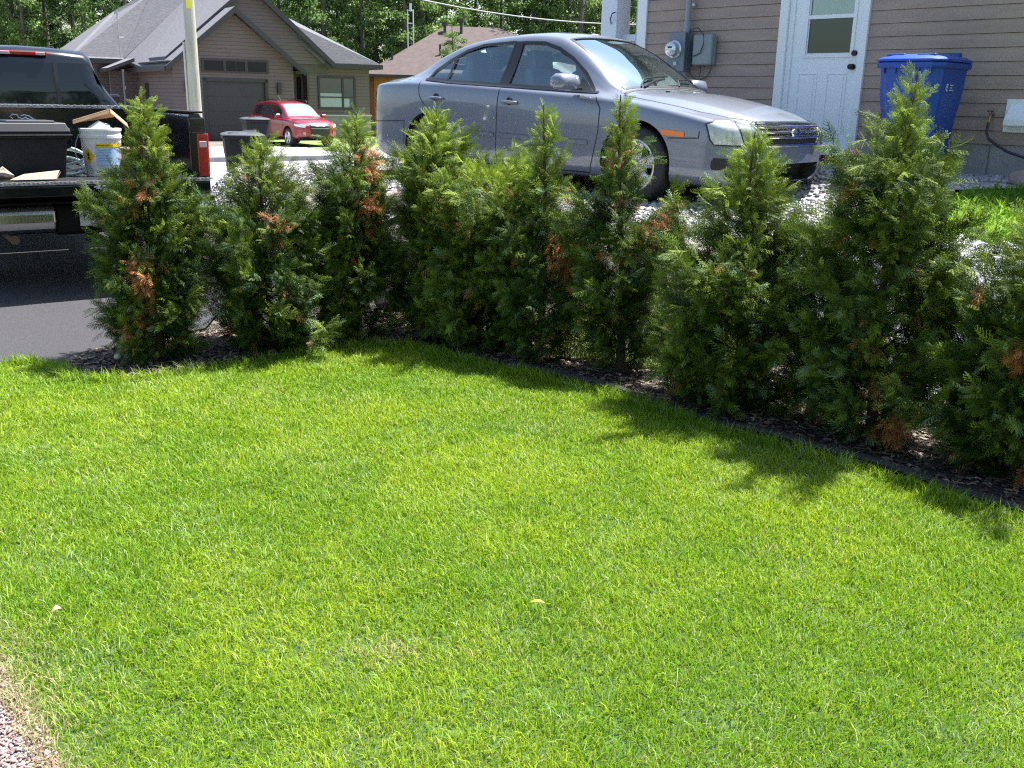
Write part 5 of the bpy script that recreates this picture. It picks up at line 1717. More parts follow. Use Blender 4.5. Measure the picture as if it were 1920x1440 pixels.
# other faces of the house volume and a roof
b = MB(); b.span((.02, .06, .9), (8.98, 7.5, ZT)); b.build('house_core', m_sid, hr)
b = MB(); b.prism([(-.22, ZT), (7.9, ZT), (7.9, ZT + .12), (3.9, ZT + 1.9), (-.22, ZT + .12)], -.35, 9.3, 'yz')
b.build('roof', mat('grey_shingle', (.2, .2, .21), .9, var=.15, scale=8, bump=.5, bscale=40), hr)
# door assembly
b = MB()
b.span((1.995, -.045, 1.0), (2.10, .03, 3.15)); b.span((2.955, -.045, 1.0), (3.035, .03, 3.15)); b.span((2.10, -.045, 3.06), (2.955, .03, 3.15))
b.span((2.10, -.018, 1.0), (2.165, .06, 3.06)); b.span((2.94, -.018, 1.0), (2.955, .06, 3.06)); 
fr = b.build('door_frame', m_wht, hr, bevel=.006)
dr = MB(); 
dx0, dx1 = 2.166, 2.939
wz0, wz1, wx0, wx1 = 2.03, 2.95, 2.33, 2.85
dr.span((dx0, .0, 1.03), (wx0, .045, 3.055)); dr.span((wx1, .0, 1.03), (dx1, .045, 3.055)); dr.span((wx0, .0, 1.03), (wx1, .045, wz0)); dr.span((wx0, .0, wz1), (wx1, .045, 3.055))
door = dr.build('door', mat('door_white', (.80, .86, .90), .45), hr)
b = MB()
for (x0, x1) in ((wx0 - .035, wx0), (wx1, wx1 + .035)): b.span((x0, -.012, wz0 - .035), (x1, .0 - .0005, wz1 + .035))
b.span((wx0, -.012, wz0 - .035), (wx1, -.0005, wz0)); b.span((wx0, -.012, wz1), (wx1, -.0005, wz1 + .035)); b.span((wx0, -.010, 2.385), (wx1, .012, 2.425))
b.span((wx0, .002, wz0), (wx0 + .012, .03, wz1)); b.span((wx1 - .012, .002, wz0), (wx1, .03, wz1)); b.span((wx0 + .012, .002, wz0), (wx1 - .012, .03, wz0 + .012))
b.build('window_frame', m_wht, door, bevel=.003)
b = MB()
for (x0, x1) in ((dx0 + .10, dx0 + .33), (dx1 - .33, dx1 - .10)):
    z0, z1 = 1.22, 1.84
    for q in ((x0, z0, x1, z0 + .014), (x0, z1 - .014, x1, z1), (x0, z0 + .014, x0 + .014, z1 - .014), (x1 - .014, z0 + .014, x1, z1 - .014)):
        b.span((q[0], -.006, q[1]), (q[2], .0 - .0004, q[3]))
    b.span((x0 + .035, -.005, z0 + .035), (x1 - .035, -.0004, z1 - .035))
b.span((dx0 + .01, -.008, 1.055), (dx1 - .01, -.0004, 1.075))
b.build('door_panel', MATS['door_white'], door, bevel=.004)
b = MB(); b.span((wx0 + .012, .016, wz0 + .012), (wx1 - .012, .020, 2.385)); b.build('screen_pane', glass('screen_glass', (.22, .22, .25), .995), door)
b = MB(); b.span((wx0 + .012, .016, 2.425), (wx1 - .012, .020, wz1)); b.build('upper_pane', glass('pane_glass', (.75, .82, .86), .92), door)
# gathered curtain behind the pane
b = MB(); vs, fs = [], []
N_ = 140
for i_ in range(N_ + 1):
    x_ = wx0 + .002 + (wx1 - wx0 - .004) * i_ / N_
    y_ = .040 + .009 * math.sin(i_ * .62) + .004 * math.sin(i_ * 1.7 + 1)
    vs += [(x_, y_, wz0 + .002), (x_, y_ + .002, wz1 - .002)]
for i_ in range(N_): fs.append((2 * i_, 2 * i_ + 2, 2 * i_ + 3, 2 * i_ + 1))
b.add(vs, fs); b.build('curtain', mat('curtain_cloth', (.6, .62, .6), .9, trans=.2), door, smooth=True)
b = MB(); b.cyl((2.895, .0, 1.90), (2.895, -.015, 1.90), .03, n=20); b.cyl((2.895, -.015, 1.90), (2.895, -.045, 1.90), .012, n=12); b.lathe([(0, 0), (.02, .0), (.03, .012), (.026, .03), (0, .036)], n=20, M=Matrix.Translation((2.895, -.042, 1.90)) @ Matrix.Rotation(R(90), 4, 'X'))
b.build('door_knob', mat('black_hardware', (.015, .015, .018), .3, .4), door, smooth=True)
b = MB(); b.cyl((2.90, 0, 2.035), (2.90, -.028, 2.035), .030, .026, n=20); b.build('deadbolt', MATS['black_hardware'], door, smooth=True)
b = MB(); b.span((2.10, -.10, 1.0), (2.955, .02, 1.029)); b.build('threshold', m_wht, hr, bevel=.005)
b = MB(); b.span((2.03, -.012, .932), (3.01, .03, .999)); b.build('door_membrane', mat('red_membrane', (.35, .05, .06), .6, col2=(.2, .03, .04), scale=14, bump=.4), hr)
b = MB(); b.span((1.95, -.55, .78), (3.15, -.004, .90)); b.build('door_step', mat('step_concrete', (.27, .28, .30), .9, var=.08), hr, bevel=.01)
# electric meter and cabinet
m_em = mat('grey_enamel', (.17, .21, .25), .5)
b = MB(); b.span((.60, -.17, 1.86), (.84, -.021, 2.30)); me_ = b.build('meter_box', m_em, hr, bevel=.008)
b = MB(); b.lathe([(0, .10), (.055, .10), (.078, .09), (.085, .02), (.10, .015), (.10, 0)], n=28, M=Matrix.Translation((.70, -.17, 2.11)) @ Matrix.Rotation(R(90), 4, 'X')); b.build('glass_dome', mat('meter_glass', (.6, .63, .68), .12, .4, coat=1), me_, smooth=True)
b = MB(); b.span((.67, -.275, 2.12), (.73, -.27, 2.14)); b.build('dial', m_inkk, me_)
b = MB(); b.span((.70, -.185, 1.93), (.74, -.171, 1.97)); b.build('tag', mat('tag_white', (.6, .62, .64), .5), me_)
b = MB(); b.cyl((.80, -.09, 2.30), (.80, -.09, 3.4), .032, n=18); b.cyl((.80, -.09, 2.30), (.80, -.09, 2.42), .042, n=18); b.cyl((.80, -.09, 1.4), (.80, -.09, 1.86), .03, n=18); b.cyl((.80, -.09, .9), (.80, -.09, 1.5), .03, n=14)
b.build('conduit', mat('pvc_grey', (.26, .29, .33), .5), me_, smooth=True)
b = MB(); b.box((.85, -.06, 2.60), (.05, .05, .03)); b.build('pipe_clamp', mat('clamp_steel', (.45, .46, .48), .4, .7), me_)
b = MB(); b.span((.92, -.13, 1.93), (1.19, -.021, 2.27)); tb_ = b.build('utility_cabinet', mat('cabinet_grey', (.24, .29, .30), .45), hr, bevel=.022, seg=3)
b = MB()
b.tube([(.86, -.15, 2.25), (.90, -.15, 2.33), (1.0, -.15, 2.34), (1.08, -.15, 2.27), (1.09, -.15, 2.16), (1.04, -.145, 2.06), (.95, -.14, 2.03)], .006, 6)
b.tube([(.87, -.13, 2.32), (.86, -.15, 2.2), (.88, -.15, 2.0), (.87, -.13, 1.9), (.90, -.06, 1.80), (.97, -.05, 1.76), (1.08, -.05, 1.79), (1.15, -.05, 1.88), (1.15, -.06, 1.94)], .0055, 6)
b.tube([(1.0, -.06, 1.93), (1.0, -.05, 1.84), (.97, -.05, 1.77)], .004, 5); b.tube([(.885, -.16, 2.30), (.875, -.17, 2.1), (.885, -.15, 1.88)], .005, 6)
b.build('cable', mat('cable_dark', (.03, .035, .045), .5), tb_, smooth=True)
# hose tap and dryer vent
b = MB(); b.cyl((4.39, .0, 1.46), (4.39, -.10, 1.46), .014, n=12); b.cyl((4.39, -.08, 1.46), (4.39, -.10, 1.38), .013, n=12); b.cyl((4.36, -.09, 1.49), (4.42, -.09, 1.49), .01, n=8); b.cyl((4.39, -.09, 1.46), (4.39, -.09, 1.495), .008, n=8)
b.build('hose_tap', mat('brass', (.35, .25, .15), .4, .8), hr, smooth=True)
b = MB(); b.span((4.50, -.03, 1.30), (4.78, -.021, 1.60)); vt = b.build('vent_plate', m_wht, hr, bevel=.004)
b = MB(); b.add([(4.54, -.03, 1.55), (4.74, -.03, 1.55), (4.75, -.13, 1.42), (4.53, -.13, 1.42), (4.53, -.13, 1.36), (4.75, -.13, 1.36), (4.75, -.03, 1.36), (4.53, -.03, 1.36)], [(0, 1, 2, 3), (3, 2, 5, 4), (0, 3, 4, 7), (1, 6, 5, 2), (4, 5, 6, 7)])
b.build('vent_hood', m_wht, vt, bevel=.006)
hs = MB(); L2W = lambda x_, y_, z_: (hx + math.cos(ua) * x_ - math.sin(ua) * y_, hy + math.sin(ua) * x_ + math.cos(ua) * y_, z_)
hp = [(4.39, -.10, 1.385), (4.39, -.115, 1.30), (4.42, -.13, 1.24), (4.50, -.14, 1.19), (4.62, -.16, 1.13), (4.80, -.17, 1.08), (5.2, -.2, 1.0), (5.5, -.25, .92)]
hs.tube([L2W(*p_) for p_ in hp], .013, 8)
tag(hs.build('garden_hose', mat('dark_hose', (.03, .03, .05), .5), smooth=True), 'dark hose hanging from the tap at the right end of the brown siding', 'hose')
# porch post and railing at the far corner
b = MB(); b.span((-.62, -.02, 1.0), (-.36, .24, 3.42)); b.build('porch_post', mat('post_white', (.62, .68, .78), .5), hr, bevel=.008)
b = MB(); b.span((-.36, .10, 2.24), (-.03, .16, 2.32)); b.span((-.36, .10, 1.35), (-.03, .16, 1.42))
for k_ in range(3): b.span((-.29 + k_ * .09, .115, 1.42), (-.27 + k_ * .09, .145, 2.24))
b.build('railing', MATS['post_white'], hr, bevel=.003)
b = MB(); b.span((-2.6, .0, 1.0), (-.03, 2.4, 1.2)); b.build('porch_floor', mat('deck_wood', (.3, .25, .2), .8), hr)
b = MB(); b.tube([(-.44, -.03, 2.44), (-.42, -.07, 2.50), (-.38, -.09, 2.56), (-.34, -.07, 2.575)], .008, 6); b.build('plant_hook', m_inkk, hr)

# ================================================================ BROWN BUNGALOW ACROSS THE ROAD
gx0, gy0 = -14.16, 41.7
PS = R(33)
BZ = -.42
hl = thing('bungalow', 'brown bungalow with grey shingle roof, two front gables and a garage across the road', 'house', (gx0, gy0, 0), PS)
m_bsid = mat('mauve_brown_siding', (.15, .117, .117), .8, bump=.0)
def horiz_lines(m, period=.15, depth=.35):
    n, l = m.node_tree.nodes, m.node_tree.links
    bs = n['Principled BSDF']
    tc = n.new('ShaderNodeTexCoord'); sp = n.new('ShaderNodeSeparateXYZ'); l.new(tc.outputs['Object'], sp.inputs[0])
    d_ = n.new('ShaderNodeMath'); d_.operation = 'DIVIDE'; d_.inputs[1].default_value = period; l.new(sp.outputs['Z'], d_.inputs[0])
    f_ = n.new('ShaderNodeMath'); f_.operation = 'FRACT'; l.new(d_.outputs[0], f_.inputs[0])
    g_ = n.new('ShaderNodeMath'); g_.operation = 'LESS_THAN'; g_.inputs[1].default_value = .10; l.new(f_.outputs[0], g_.inputs[0])
    mx = n.new('ShaderNodeMix'); mx.data_type = 'RGBA'
    c = bs.inputs['Base Color'].default_value
    mx.inputs[6].default_value = c; mx.inputs[7].default_value = (c[0] * depth, c[1] * depth, c[2] * depth, 1)
    l.new(g_.outputs[0], mx.inputs[0]); l.new(mx.outputs[2], bs.inputs['Base Color'])
horiz_lines(m_bsid)
m_shin = mat('grey_roof_shingle', (.135, .135, .15), .9, col2=(.10, .10, .115), scale=5, bump=.6, bscale=12, stretch=(1, 1, 3))
m_dk = mat('dark_fascia', (.035, .033, .036), .6)
m_gd = mat('garage_door_paint', (.042, .038, .044), .55)
m_stone = mat('foundation_stone', (.27, .27, .27), .9, col2=(.20, .20, .205), scale=3, bump=.5, bscale=12)
def quadwall(b, p, q, z0, z1, t=.2):
    (x1, y1), (x2, y2) = p, q
    L = math.hypot(x2 - x1, y2 - y1); a = math.atan2(y2 - y1, x2 - x1)
    M = Matrix.Translation((x1, y1, 0)) @ Matrix.Rotation(a, 4, 'Z')
    b.span((0, 0, z0), (L, t, z1), M)
# garage block
GW_, GA = 5.15, 2.75          # width, eave height
b = MB()
b.span((0, 0, -.5), (1.22, .2, GA)); b.span((3.95, 0, -.5), (GW_, .2, GA)); b.span((1.22, 0, 2.06), (3.95, .2, GA))
b.prism([(0, GA), (GW_, GA), (GW_ / 2 + .02, GA + 2.0), (GW_ / 2 - .02, GA + 2.0)], 0, .2, 'xz')
b.span((.0, .2, -.5), (.2, 7.6, GA)); b.span((GW_ - .2, .2, -.5), (GW_, 4, GA)); b.span((.2, 7.4, -.5), (GW_, 7.6, GA))
b.span((GW_, 2.2, -.5), (6.42, 2.4, 2.9)); b.span((6.42, 1.5, .66), (9.45, 1.7, 2.85)); b.span((9.25, 1.7, .66), (9.45, 12, 2.85))
b.span((-2.4, 7.6, -.5), (.0, 7.8, 2.75)); b.span((-2.4, 7.8, -.5), (-2.2, 14, 2.75)); b.span((0.01, 6.4, -.5), (-1.2, 6.6, 2.4))
b.build('wall', m_bsid, hl)
b = MB(); b.span((6.40, 1.46, -.5), (9.49, 1.72, .60)); b.span((9.27, 1.72, -.5), (9.49, 12, .60)); b.build('stone_base', m_stone, hl)
for q_ in (-.03, GW_ - .42):
    b = MB(); b.span((q_, -.04, -.5), (q_ + .45, .02, .60)); b.build('stone_base', m_stone, hl)
b = MB(); b.span((6.36, 1.42, .60), (9.53, 1.74, .66)); b.span((-.05, -.06, .60), (.45, .03, .66)); b.span((GW_ - .45, -.06, .6), (GW_ + .05, .03, .66)); b.build('ledge', mat('ledge_stone', (.5, .48, .46), .8), hl)
b = MB(); b.span((1.30, .06, BZ), (3.87, .12, 2.0))
for z_ in (.18, .78, 1.38): b.span((1.30, .05, z_), (3.87, .06, z_ + .015))
b.build('garage_door', m_gd, hl)
b = MB(); b.span((1.20, -.05, BZ), (1.32, .1, 2.12)); b.span((3.85, -.05, BZ), (3.97, .1, 2.12)); b.span((1.20, -.05, 2.0), (3.97, .1, 2.14)); b.build('door_surround', m_dk, hl)
wf = MB()
for q in ((1.18, 2.36, 4.03, 2.42), (1.18, 2.82, 4.03, 2.90), (1.18, 2.42, 1.28, 2.82), (3.93, 2.42, 4.03, 2.82), (2.08, 2.42, 2.20, 2.82), (3.0, 2.42, 3.12, 2.82), (2.6, 2.42, 2.63, 2.82)): wf.span((q[0], -.06, q[1]), (q[2], .0, q[3]))
wfo = wf.build('transom_window', m_dk, hl)
b = MB(); b.span((1.28, -.03, 2.42), (3.93, -.02, 2.82)); b.build('pane', mat('transom_glass', (.012, .012, .016), .15, spec=.25), wfo)
# wall lamps
for x_ in (4.47, .55):
    b = MB(); b.span((x_ - .09, -.14, 1.55), (x_ + .09, -.001, 2.0)); b.build('wall_lamp', m_dk, hl, bevel=.02)
# right wing window
wf = MB(); X0, X1, Z0_, Z1_ = 6.86, 8.72, .90, 2.36
for q in ((X0, Z0_, X1, Z0_ + .1), (X0, Z1_ - .08, X1, Z1_), (X0, Z0_ + .1, X0 + .09, Z1_ - .08), (X1 - .09, Z0_ + .1, X1, Z1_ - .08), (8.02, Z0_ + .1, 8.12, Z1_ - .08), (X0 + .09, 1.42, X1 - .09, 1.47)): wf.span((q[0], 1.44, q[1]), (q[2], 1.50, q[3]))
wo = wf.build('window', m_dk, hl)
b = MB(); b.span((X0 + .05, 1.475, Z0_ + .05), (X1 - .05, 1.485, Z1_ - .05)); b.build('pane', mat('house_glass', (.05, .07, .08), .04, coat=1), wo)
b = MB(); b.span((X0 + .09, 1.468, 1.0), (8.02, 1.474, 1.62)); b.span((8.12, 1.468, 1.0), (8.4, 1.474, 1.4)); b.build('blind', mat('window_blind', (.35, .40, .42), .6), wo)
b = MB(); b.span((6.33, 1.46, -.4), (6.41, 1.52, 2.5)); b.span((6.05, 2.14, -.4), (6.3, 2.2, 2.3)); b.build('side_light', g_dark, hl)
# side wall window and porch
b = MB(); b.span((-.03, 4.3, .9), (.0, 4.9, 1.9)); b.build('side_window', g_dark, hl)
b = MB(); b.cyl((-.9, 5.0, -.4), (-.9, 5.0, 2.45), .05, n=10); b.build('porch_column', mat('grey_post', (.2, .19, .2), .6), hl)
# roofs as thick slabs
def slab(b, pts, t=.12):
    vs = [(x_, y_, z_) for x_, y_, z_ in pts] + [(x_, y_, z_ - t) for x_, y_, z_ in pts]
    n_ = len(pts)
    b.add(vs, [tuple(range(n_)), tuple(range(2 * n_ - 1, n_ - 1, -1))] + [(i_, (i_ + 1) % n_, n_ + (i_ + 1) % n_, n_ + i_) for i_ in range(n_)])
rf = MB()
OV = .38
cx_ = GW_ / 2
AP = GA + 2.12      # garage ridge height
sl_ = 2.12 / cx_
def gz(x_): return AP - abs(x_ - cx_) * sl_
slab(rf, [(-OV, -.45, gz(-OV) + .1), (cx_, -.45, AP + .1), (cx_, 6.5, AP + .1), (-OV, 6.5, gz(-OV) + .1)])
slab(rf, [(cx_, -.45, AP + .1), (GW_ + OV, -.45, gz(-OV) + .1), (GW_ + OV, 4.5, gz(-OV) + .1), (cx_, 4.5, AP + .1)])
# second, larger gable behind
C2, A2, E2z = 3.75, 6.0, 2.85
HW = 3.75
s2_ = (A2 - E2z) / HW
slab(rf, [(C2 - HW, .95, E2z + .1), (C2, .95, A2 + .1), (C2, 7.5, A2 + .1), (C2 - HW, 7.5, E2z + .1)])
slab(rf, [(C2, .95, A2 + .1), (C2 + HW, .95, E2z + .1), (C2 + HW, 4.5, E2z + .1), (C2, 4.5, A2 + .1)])
# main hip roof over the right wing and the body
slab(rf, [(7.1, 1.05, 2.93), (9.9, 1.05, 2.93), (5.4, 6.5, 6.0), (4.6, 6.5, 6.0), (C2 + .9, 1.6, 5.0)])
slab(rf, [(9.9, 1.05, 2.93), (9.9, 12.4, 2.93), (5.4, 6.5, 6.0)])
slab(rf, [(9.9, 12.4, 2.93), (-2.8, 14.2, 2.93), (1.5, 8.5, 6.2), (5.4, 6.5, 6.0)])
# left hips
slab(rf, [(-2.8, 7.15, 2.95), (-.38, 7.15, 2.95), (3.2, 7.6, 6.2), (1.5, 8.5, 6.2), (-.1, 9.8, 5.2)])
slab(rf, [(-2.8, 7.15, 2.95), (-.1, 9.8, 5.2), (1.5, 8.5, 6.2), (-2.8, 14.2, 2.95)])
slab(rf, [(-1.45, 5.4, 2.5), (-.38, 4.9, 2.95), (-.38, 8.2, 2.95), (-1.45, 8.2, 2.5)])
slab(rf, [(-OV, 3.5, gz(-OV) + .11), (cx_, 3.5, AP + .11), (3.2, 7.6, 6.21), (-.38, 7.6, 2.96)])
rf.build('roof', m_shin, hl)
b = MB()
def fascia(p, q, w_=.2, t=.05):
    p, q = Vector(p), Vector(q)
    n_ = Vector((0, -t, 0)) if abs((q - p).y) < 1e-3 else Vector(((q - p).y, -(q - p).x, 0)).normalized() * t
    b.add([p, q, q - Vector((0, 0, w_)), p - Vector((0, 0, w_)), p + n_, q + n_, q + n_ - Vector((0, 0, w_)), p + n_ - Vector((0, 0, w_))],
          [(0, 1, 2, 3), (4, 7, 6, 5), (0, 4, 5, 1), (3, 2, 6, 7), (0, 3, 7, 4), (1, 5, 6, 2)])
for s_ in (-1, 1):
    fascia((cx_ + s_ * (cx_ + OV), -.46, gz(-OV) + .10), (cx_, -.46, AP + .10), .24)
    fascia((C2 + s_ * HW, .94, E2z + .10), (C2, .94, A2 + .10), .26)
fascia((7.05, 1.04, 2.94), (9.92, 1.04, 2.94), .2); fascia((9.91, 1.04, 2.94), (9.91, 12.4, 2.94), .2)
fascia((-OV - .01, 6.5, gz(-OV) + .1), (-OV - .01, -.45, gz(-OV) + .1), .2); fascia((-2.82, 14.2, 2.94), (-2.82, 7.14, 2.94), .2); fascia((-2.8, 7.13, 2.94), (-.38, 7.13, 2.94), .2)
fascia((-1.46, 8.2, 2.5), (-1.46, 5.4, 2.5), .15); fascia((-1.46, 5.39, 2.5), (-.38, 4.89, 2.95), .15)
b.span((-.3, -.4, GA - .06), (-.0, 6, GA - .0)); b.span((GW_, -.4, GA - .30), (GW_ + .3, 2.2, GA - .24))
b.build('fascia', m_dk, hl)
b = MB(); b.prism([(C2 - HW + .1, E2z), (C2 + HW - .1, E2z), (C2, A2 - .05)], 1.35, 1.5, 'xz'); b.build('gable_wall', m_bsid, hl)
b = MB(); b.span((GW_ - .02, 1.4, 2.5), (7.3, 2.2, 2.86)); b.build('soffit', mat('soffit_brown', (.10, .085, .08), .8), hl)
b = MB(); b.cyl((-.55, 6.9, 3.0), (-.55, 6.9, 4.95), .025, n=8); b.cyl((-.75, 6.9, 3.9), (-.35, 6.9, 3.9), .012, n=6); b.cyl((-.55, 6.9, 4.9), (-.55, 6.9, 5.0), .07, n=10)
b.tube([(-.55, 6.9, 4.8), (-.8, 6.9, 4.5), (-.72, 6.9, 4.1), (-.55, 6.9, 3.95)], .01, 5)
b.build('roof_mast', mat('galvanised', (.4, .4, .42), .5, .6), hl)

# ================================================================ HOUSES BEYOND
m_redroof = mat('red_brown_shingle', (.075, .053, .050), .9, col2=(.052, .038, .036), scale=4, bump=.6, bscale=10)
m_orange = mat('ochre_siding', (.36, .15, .04), .8); horiz_lines(m_orange, .3, .8)
def hip_house(name, label, loc, rz, W_, D_, z0, ze, zr, ridge, mw, mr, mb, ov=.5, fnd=.9):
    t = thing(name, label, 'house', loc, rz)
    b = MB(); b.span((0, 0, z0 + fnd), (W_, D_, ze)); b.build('wall', mw, t)
    b = MB(); b.span((.03, .03, z0 - .3), (W_ - .03, D_ - .03, z0 + fnd)); b.build('foundation_wall', mb, t)
    b = MB()
    x0, x1, y0, y1 = -ov, W_ + ov, -ov, D_ + ov
    r0, r1, ry = ridge[0], ridge[1], D_ / 2
    vs = [(x0, y0, ze), (x1, y0, ze), (x1, y1, ze), (x0, y1, ze), (r0, ry, zr), (r1, ry, zr), (x0, y0, ze - .15), (x1, y0, ze - .15), (x1, y1, ze - .15), (x0, y1, ze - .15)]
    b.add(vs, [(0, 1, 5, 4), (1, 2, 5), (2, 3, 4, 5), (3, 0, 4), (0, 6, 7, 1), (1, 7, 8, 2), (2, 8, 9, 3), (3, 9, 6, 0), (6, 9, 8, 7)])
    b.build('roof', mr, t)
    return t
# ochre house: its left front corner seen just right of the bungalow
h2 = hip_house('ochre_house', 'ochre-walled house with a red-brown hip roof between the bungalow and the sedan', (-7.3, 51.5, 0), R(12), 13, 8.5, -.5, 2.6, 5.3, (4.2, 7.2), m_orange, m_redroof, m_stone, ov=.45, fnd=.7)
b = MB(); b.span((2.6, 1.2, 2.6), (2.9, 1.5, 3.6)); 
for x_, y_, z_ in ((4.1, 3.6, 5.05), (5.0, 3.6, 5.25)):
    b = MB(); b.cyl((x_, y_, z_ - .5), (x_, y_, z_ + .25), .08, n=12); b.cyl((x_, y_, z_ + .22), (x_, y_, z_ + .42), .17, n=12); b.build('chimney_pipe', m_dk, h2)
b = MB()
for dx_ in (0, .3): b.cyl((2.05 + dx_, 3.2, 3.9), (2.05 + dx_, 3.2, 6.0), .03, n=6)
b.cyl((2.05, 3.2, 5.3), (2.35, 3.2, 5.3), .02, n=5); b.cyl((2.05, 3.2, 5.95), (2.35, 3.2, 5.95), .02, n=5)
b.cyl((2.2, 3.2, 5.9), (2.2, 3.2, 6.3), .06, n=8)
b.build('antenna_mast', mat('white_metal', (.6, .62, .65), .5), h2)
b = MB(); b.cyl((1.0, .9, 3.2), (1.0, .9, 3.75), .06, n=8); b.build('vent_pipe', m_dk, h2)
MB().cyl((3.55, 1.4, 3.6), (3.55, 1.4, 4.2), .06, n=8).build('vent_pipe', m_dk, h2)
h3 = hip_house('grey_roof_house', 'distant house with a pale grey roof and white roof vent, peeping over the sedan roof', (3.0, 46, 0), R(-6), 12, 8, -.5, 2.6, 4.55, (3.0, 9.0), mat('cream_siding', (.5, .47, .42), .8), mat('pale_shingle', (.36, .36, .38), .9, var=.1, scale=5), m_stone)
b = MB(); b.cyl((-.1 + .3, 3.6, 3.1), (.2, 3.6, 4.2), .16, n=14); b.lathe([(0, .42), (.22, .38), (.34, .22), (.36, .05), (.2, 0)], c=(.2, 3.6, 4.2), n=18); b.build('roof_vent', mat('vent_white', (.75, .75, .74), .5), h3, smooth=True)
hip_house('pink_roof_house', 'far house with a reddish roof among the trees left of the porch post', (4.2, 58, 0), R(5), 12, 8, -.5, 3.9, 6.6, (4, 8), mat('tan_siding', (.42, .30, .22), .8), m_redroof, m_stone)

# ================================================================ POLE AND WIRES
m_pole = mat('pole_wood', (.36, .36, .30), .9, col2=(.27, .27, .22), scale=3, bump=.5, bscale=12, stretch=(3, 3, .3))
px_, py_ = -8.72, 27.3
po = thing('utility_pole', 'weathered grey wooden utility pole at the far roadside in front of the bungalow', 'utility pole', (px_, py_, -.15))
b = MB(); b.tube([(0, 0, -.2), (0, 0, 3), (0, 0, 6), (0, 0, 9.3)], [.165, .15, .135, .115], 18); b.build('shaft', m_pole, po, smooth=True)
b = MB(); b.tube([(-.19, -.02, .3), (-.19, -.02, 2.95)], .035, 10); b.build('ground_guard', mat('pvc_light', (.38, .38, .36), .6), po, smooth=True)
b = MB(); vs, fs = [], []
for i_ in range(9):
    a = R(-95 + i_ * 6)
    for z_ in (3.78, 4.08): vs.append((.152 * math.cos(a), .152 * math.sin(a), z_))
for i_ in range(8): fs.append((2 * i_, 2 * i_ + 2, 2 * i_ + 3, 2 * i_ + 1))
b.add(vs, fs); b.build('yellow_tag', mat('yellow_tape', (.65, .60, .03), .5), po, smooth=True)
b = MB(); b.span((-1.1, -.16, 8.5), (1.1, -.05, 8.62)); b.build('crossarm', m_pole, po)
def wire(name, p, q, sag, r_, label):
    b = MB(); p, q = Vector(p), Vector(q); pts = []
    for i_ in range(25):
        t = i_ / 24; v = p.lerp(q, t); v.z -= sag * 4 * t * (1 - t); pts.append(v)
    b.tube(pts, r_, 5)
    return tag(b.build(name, mat('wire_grey', (.16, .165, .18), .6), smooth=True), label, 'power line', 'overhead lines')
wire('power_line', (-8.7, 27.2, 5.6), (12, 35, 5.2), 1.62, .020, 'thick overhead cable sloping down right from the pole above the ochre house')
wire('power_line', (-8.7, 27.2, 6.2), (12, 37, 6.4), 1.7, .012, 'thin upper overhead wire near the white porch post')
# small saplings in front of the ochre house
# ================================================================ FOREST
m_leaf = mat('forest_leaf', (.06, .12, .03), .6, attr='tint', trans=.4)
m_trunk = mat('forest_trunk', (.15, .135, .12), .9, col2=(.08, .07, .06), scale=2, bump=.5, bscale=8, stretch=(4, 4, .4))
def tree_meshes(seed, H, crown_lo, Rc, nleaf, col0, col1, conifer=False, lean=0.0):
    r = np.random.default_rng(seed)
    b = MB()
    pts = [Vector((lean * (i / 8) ** 2 + .12 * math.sin(i * 1.3 + seed), .1 * math.cos(i * .9 + seed), H * i / 8)) for i in range(9)]
    b.tube(pts, [.15 * (1 - i / 9.2) + .02 for i in range(9)], 7)
    def tpos(h):
        i = min(7, int(h / H * 8)); return pts[i].lerp(pts[i + 1], h / H * 8 - i)
    cl = []
    nb = 26 if not conifer else 46
    for k in range(nb):
        t = (k + r.random()) / nb
        h = H * (crown_lo + (1 - crown_lo) * t * .97)
        a = k * 2.4 + r.normal(0, .4)
        prof = math.sin(math.pi * min(1, .18 + t * .8)) ** .7 if not conifer else (1 - t) ** .8
        L = Rc * prof * r.uniform(.6, 1.25)
        p0 = tpos(h * .96)
        up = r.uniform(.1, .7) if not conifer else r.uniform(-.25, .1)
        p1 = p0 + Vector((math.cos(a) * L, math.sin(a) * L, L * up))
        mid = p0.lerp(p1, .5) + Vector((0, 0, L * .08))
        b.tube([p0, mid, p1], [.045 * (1 - t * .6), .025, .008], 5, cap=False)
        for j in range(4):
            u = r.uniform(.35, 1.05)
            c = p0.lerp(p1, u) + Vector(r.normal(0, .22, 3))
            cl.append((c[:], r.uniform(.28, .62) * (.7 if conifer else 1), r.random()))
    # a few low twigs and shoots on the stem
    C = np.array([c[0] for c in cl]); Rr = np.array([c[1] for c in cl]); tn = np.array([c[2] for c in cl])
    idx = r.integers(0, len(C), nleaf)
    d = r.normal(0, 1, (nleaf, 3)); d /= np.linalg.norm(d, axis=1)[:, None]
    P = C[idx] + d * (Rr[idx] * r.random(nleaf) ** .45)[:, None] * np.array([1.1, 1.1, .65])
    s = r.uniform(.045, .105, nleaf)
    A = r.normal(0, 1, (nleaf, 3)); A /= np.linalg.norm(A, axis=1)[:, None]
    B = np.cross(A, r.normal(0, 1, (nleaf, 3))); B /= np.linalg.norm(B, axis=1)[:, None]
    V = np.stack([P - A * s[:, None], P + B * (s * .6)[:, None], P + A * s[:, None], P - B * (s * .6)[:, None]], axis=1)
    tint = np.clip(tn[idx] * .7 + r.normal(.15, .2, nleaf), 0, 1)
    c = mixc(col0, col1, tint) * r.uniform(.8, 1.6, (nleaf, 1))
    return b, V.reshape(-1, 3), np.arange(nleaf * 4).reshape(-1, 4), np.repeat(c, 4, axis=0)
GF = 'trees of the wood behind the houses'
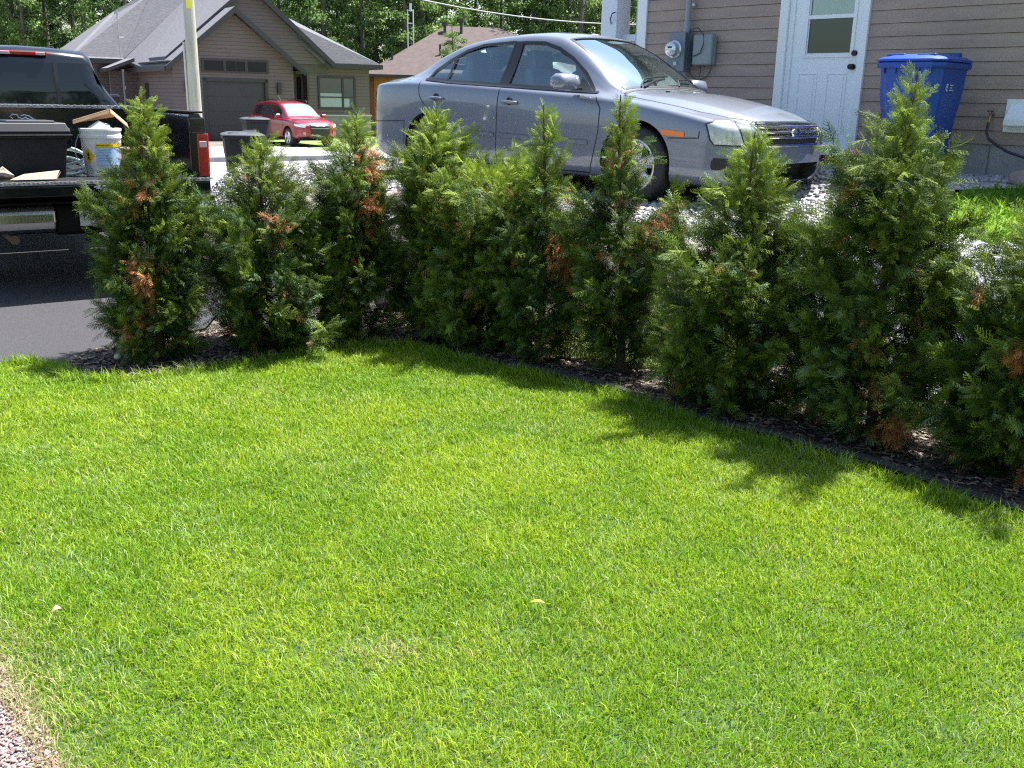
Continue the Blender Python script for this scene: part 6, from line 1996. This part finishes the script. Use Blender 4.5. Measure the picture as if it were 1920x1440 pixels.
KINDS = [
    ('birch', 'slender light green leafy tree in the wood behind the houses', 12.5, .22, 1.9, 8500, (.045, .10, .022), (.17, .27, .06), False),
    ('maple', 'mid green broad-crowned tree in the wood behind the houses', 13.5, .12, 2.5, 9500, (.03, .075, .02), (.12, .21, .045), False),
    ('poplar', 'tall thin-crowned tree with a bare grey trunk in the wood', 15, .38, 1.7, 6500, (.05, .10, .03), (.20, .30, .08), False),
    ('spruce', 'dark narrow evergreen in the wood behind the houses', 12, .08, 1.6, 8500, (.015, .045, .018), (.05, .10, .035), True),
    ('young_tree', 'low bushy young tree at the foot of the wood', 6.0, .05, 1.8, 6500, (.04, .09, .02), (.15, .25, .05), False),
]
PROTO = {}
def forest_tree(kind, x, y, sc, rz, label=None):
    nm, lab, H, lo, Rc, nl, c0, c1, con = KINDS[kind]
    if kind not in PROTO:
        root = thing(nm + '_tree' if nm != 'young_tree' else nm, lab, 'tree', (x, y, 0), rz, GF)
        b, V, Fq, Cc = tree_meshes(100 + kind * 7, H, lo, Rc, nl, c0, c1, con)
        np_mesh('crown', V, Fq, m_leaf, root, colors=Cc)
        b.build('trunk', m_trunk, root, smooth=True)
        PROTO[kind] = root
    else:
        root = copy_tree(PROTO[kind])
    root.location = (x, y, float(hgt(x, y)) - .05)
    root.rotation_euler = (0, 0, rz)
    root.scale = (sc * random.uniform(.9, 1.1), sc * random.uniform(.9, 1.1), sc)
    if label: root['label'] = label
    return root
rf_ = random.Random(11)
rows = [(61, 1.9), (65, 2.0), (70, 2.1), (76, 2.4), (83, 2.8), (92, 3.2)]
for k_, (Y_, sp) in enumerate(rows):
    x_ = -Y_ * .56 - 2
    while x_ < Y_ * .30:
        kd = rf_.choices([0, 1, 2, 3, 4], [3, 3, 3, 1.6, 1.2 if k_ < 2 else 3])[0]
        yy = Y_ + rf_.uniform(-2, 2)
        # the bungalow and the houses stand in front; keep clear of them
        forest_tree(kd, x_ + rf_.uniform(-.6, .6), yy, rf_.uniform(.85, 1.2), rf_.uniform(0, 6.28))
        x_ += sp * rf_.uniform(.7, 1.35)
for x_, y_, s_, lab in ((-3.1, 48.0, .42, 'thin sapling with pale new leaves in front of the ochre house roof'), (-9.2, 50.5, .4, 'small sapling beside the gap between bungalow and ochre house')):
    t_ = forest_tree(0, x_, y_, s_, 1.0, lab)
    t_['group'] = 'saplings by the ochre house'

# trees added behind the viewer to cut sky light and darken the vehicles' reflections
for k_ in range(17):
    t_ = forest_tree(rf_.choice([0, 1, 1, 4]), -20 + k_ * 2.6 + rf_.uniform(-.7, .7), -11.5 + rf_.uniform(-2, 1.5), rf_.uniform(.8, 1.05), rf_.uniform(0, 6.28),
                     'leafy tree added out of view behind the viewer, to dim sky light and darken reflections')
    t_['group'] = 'trees added behind the viewer for shade and reflections'
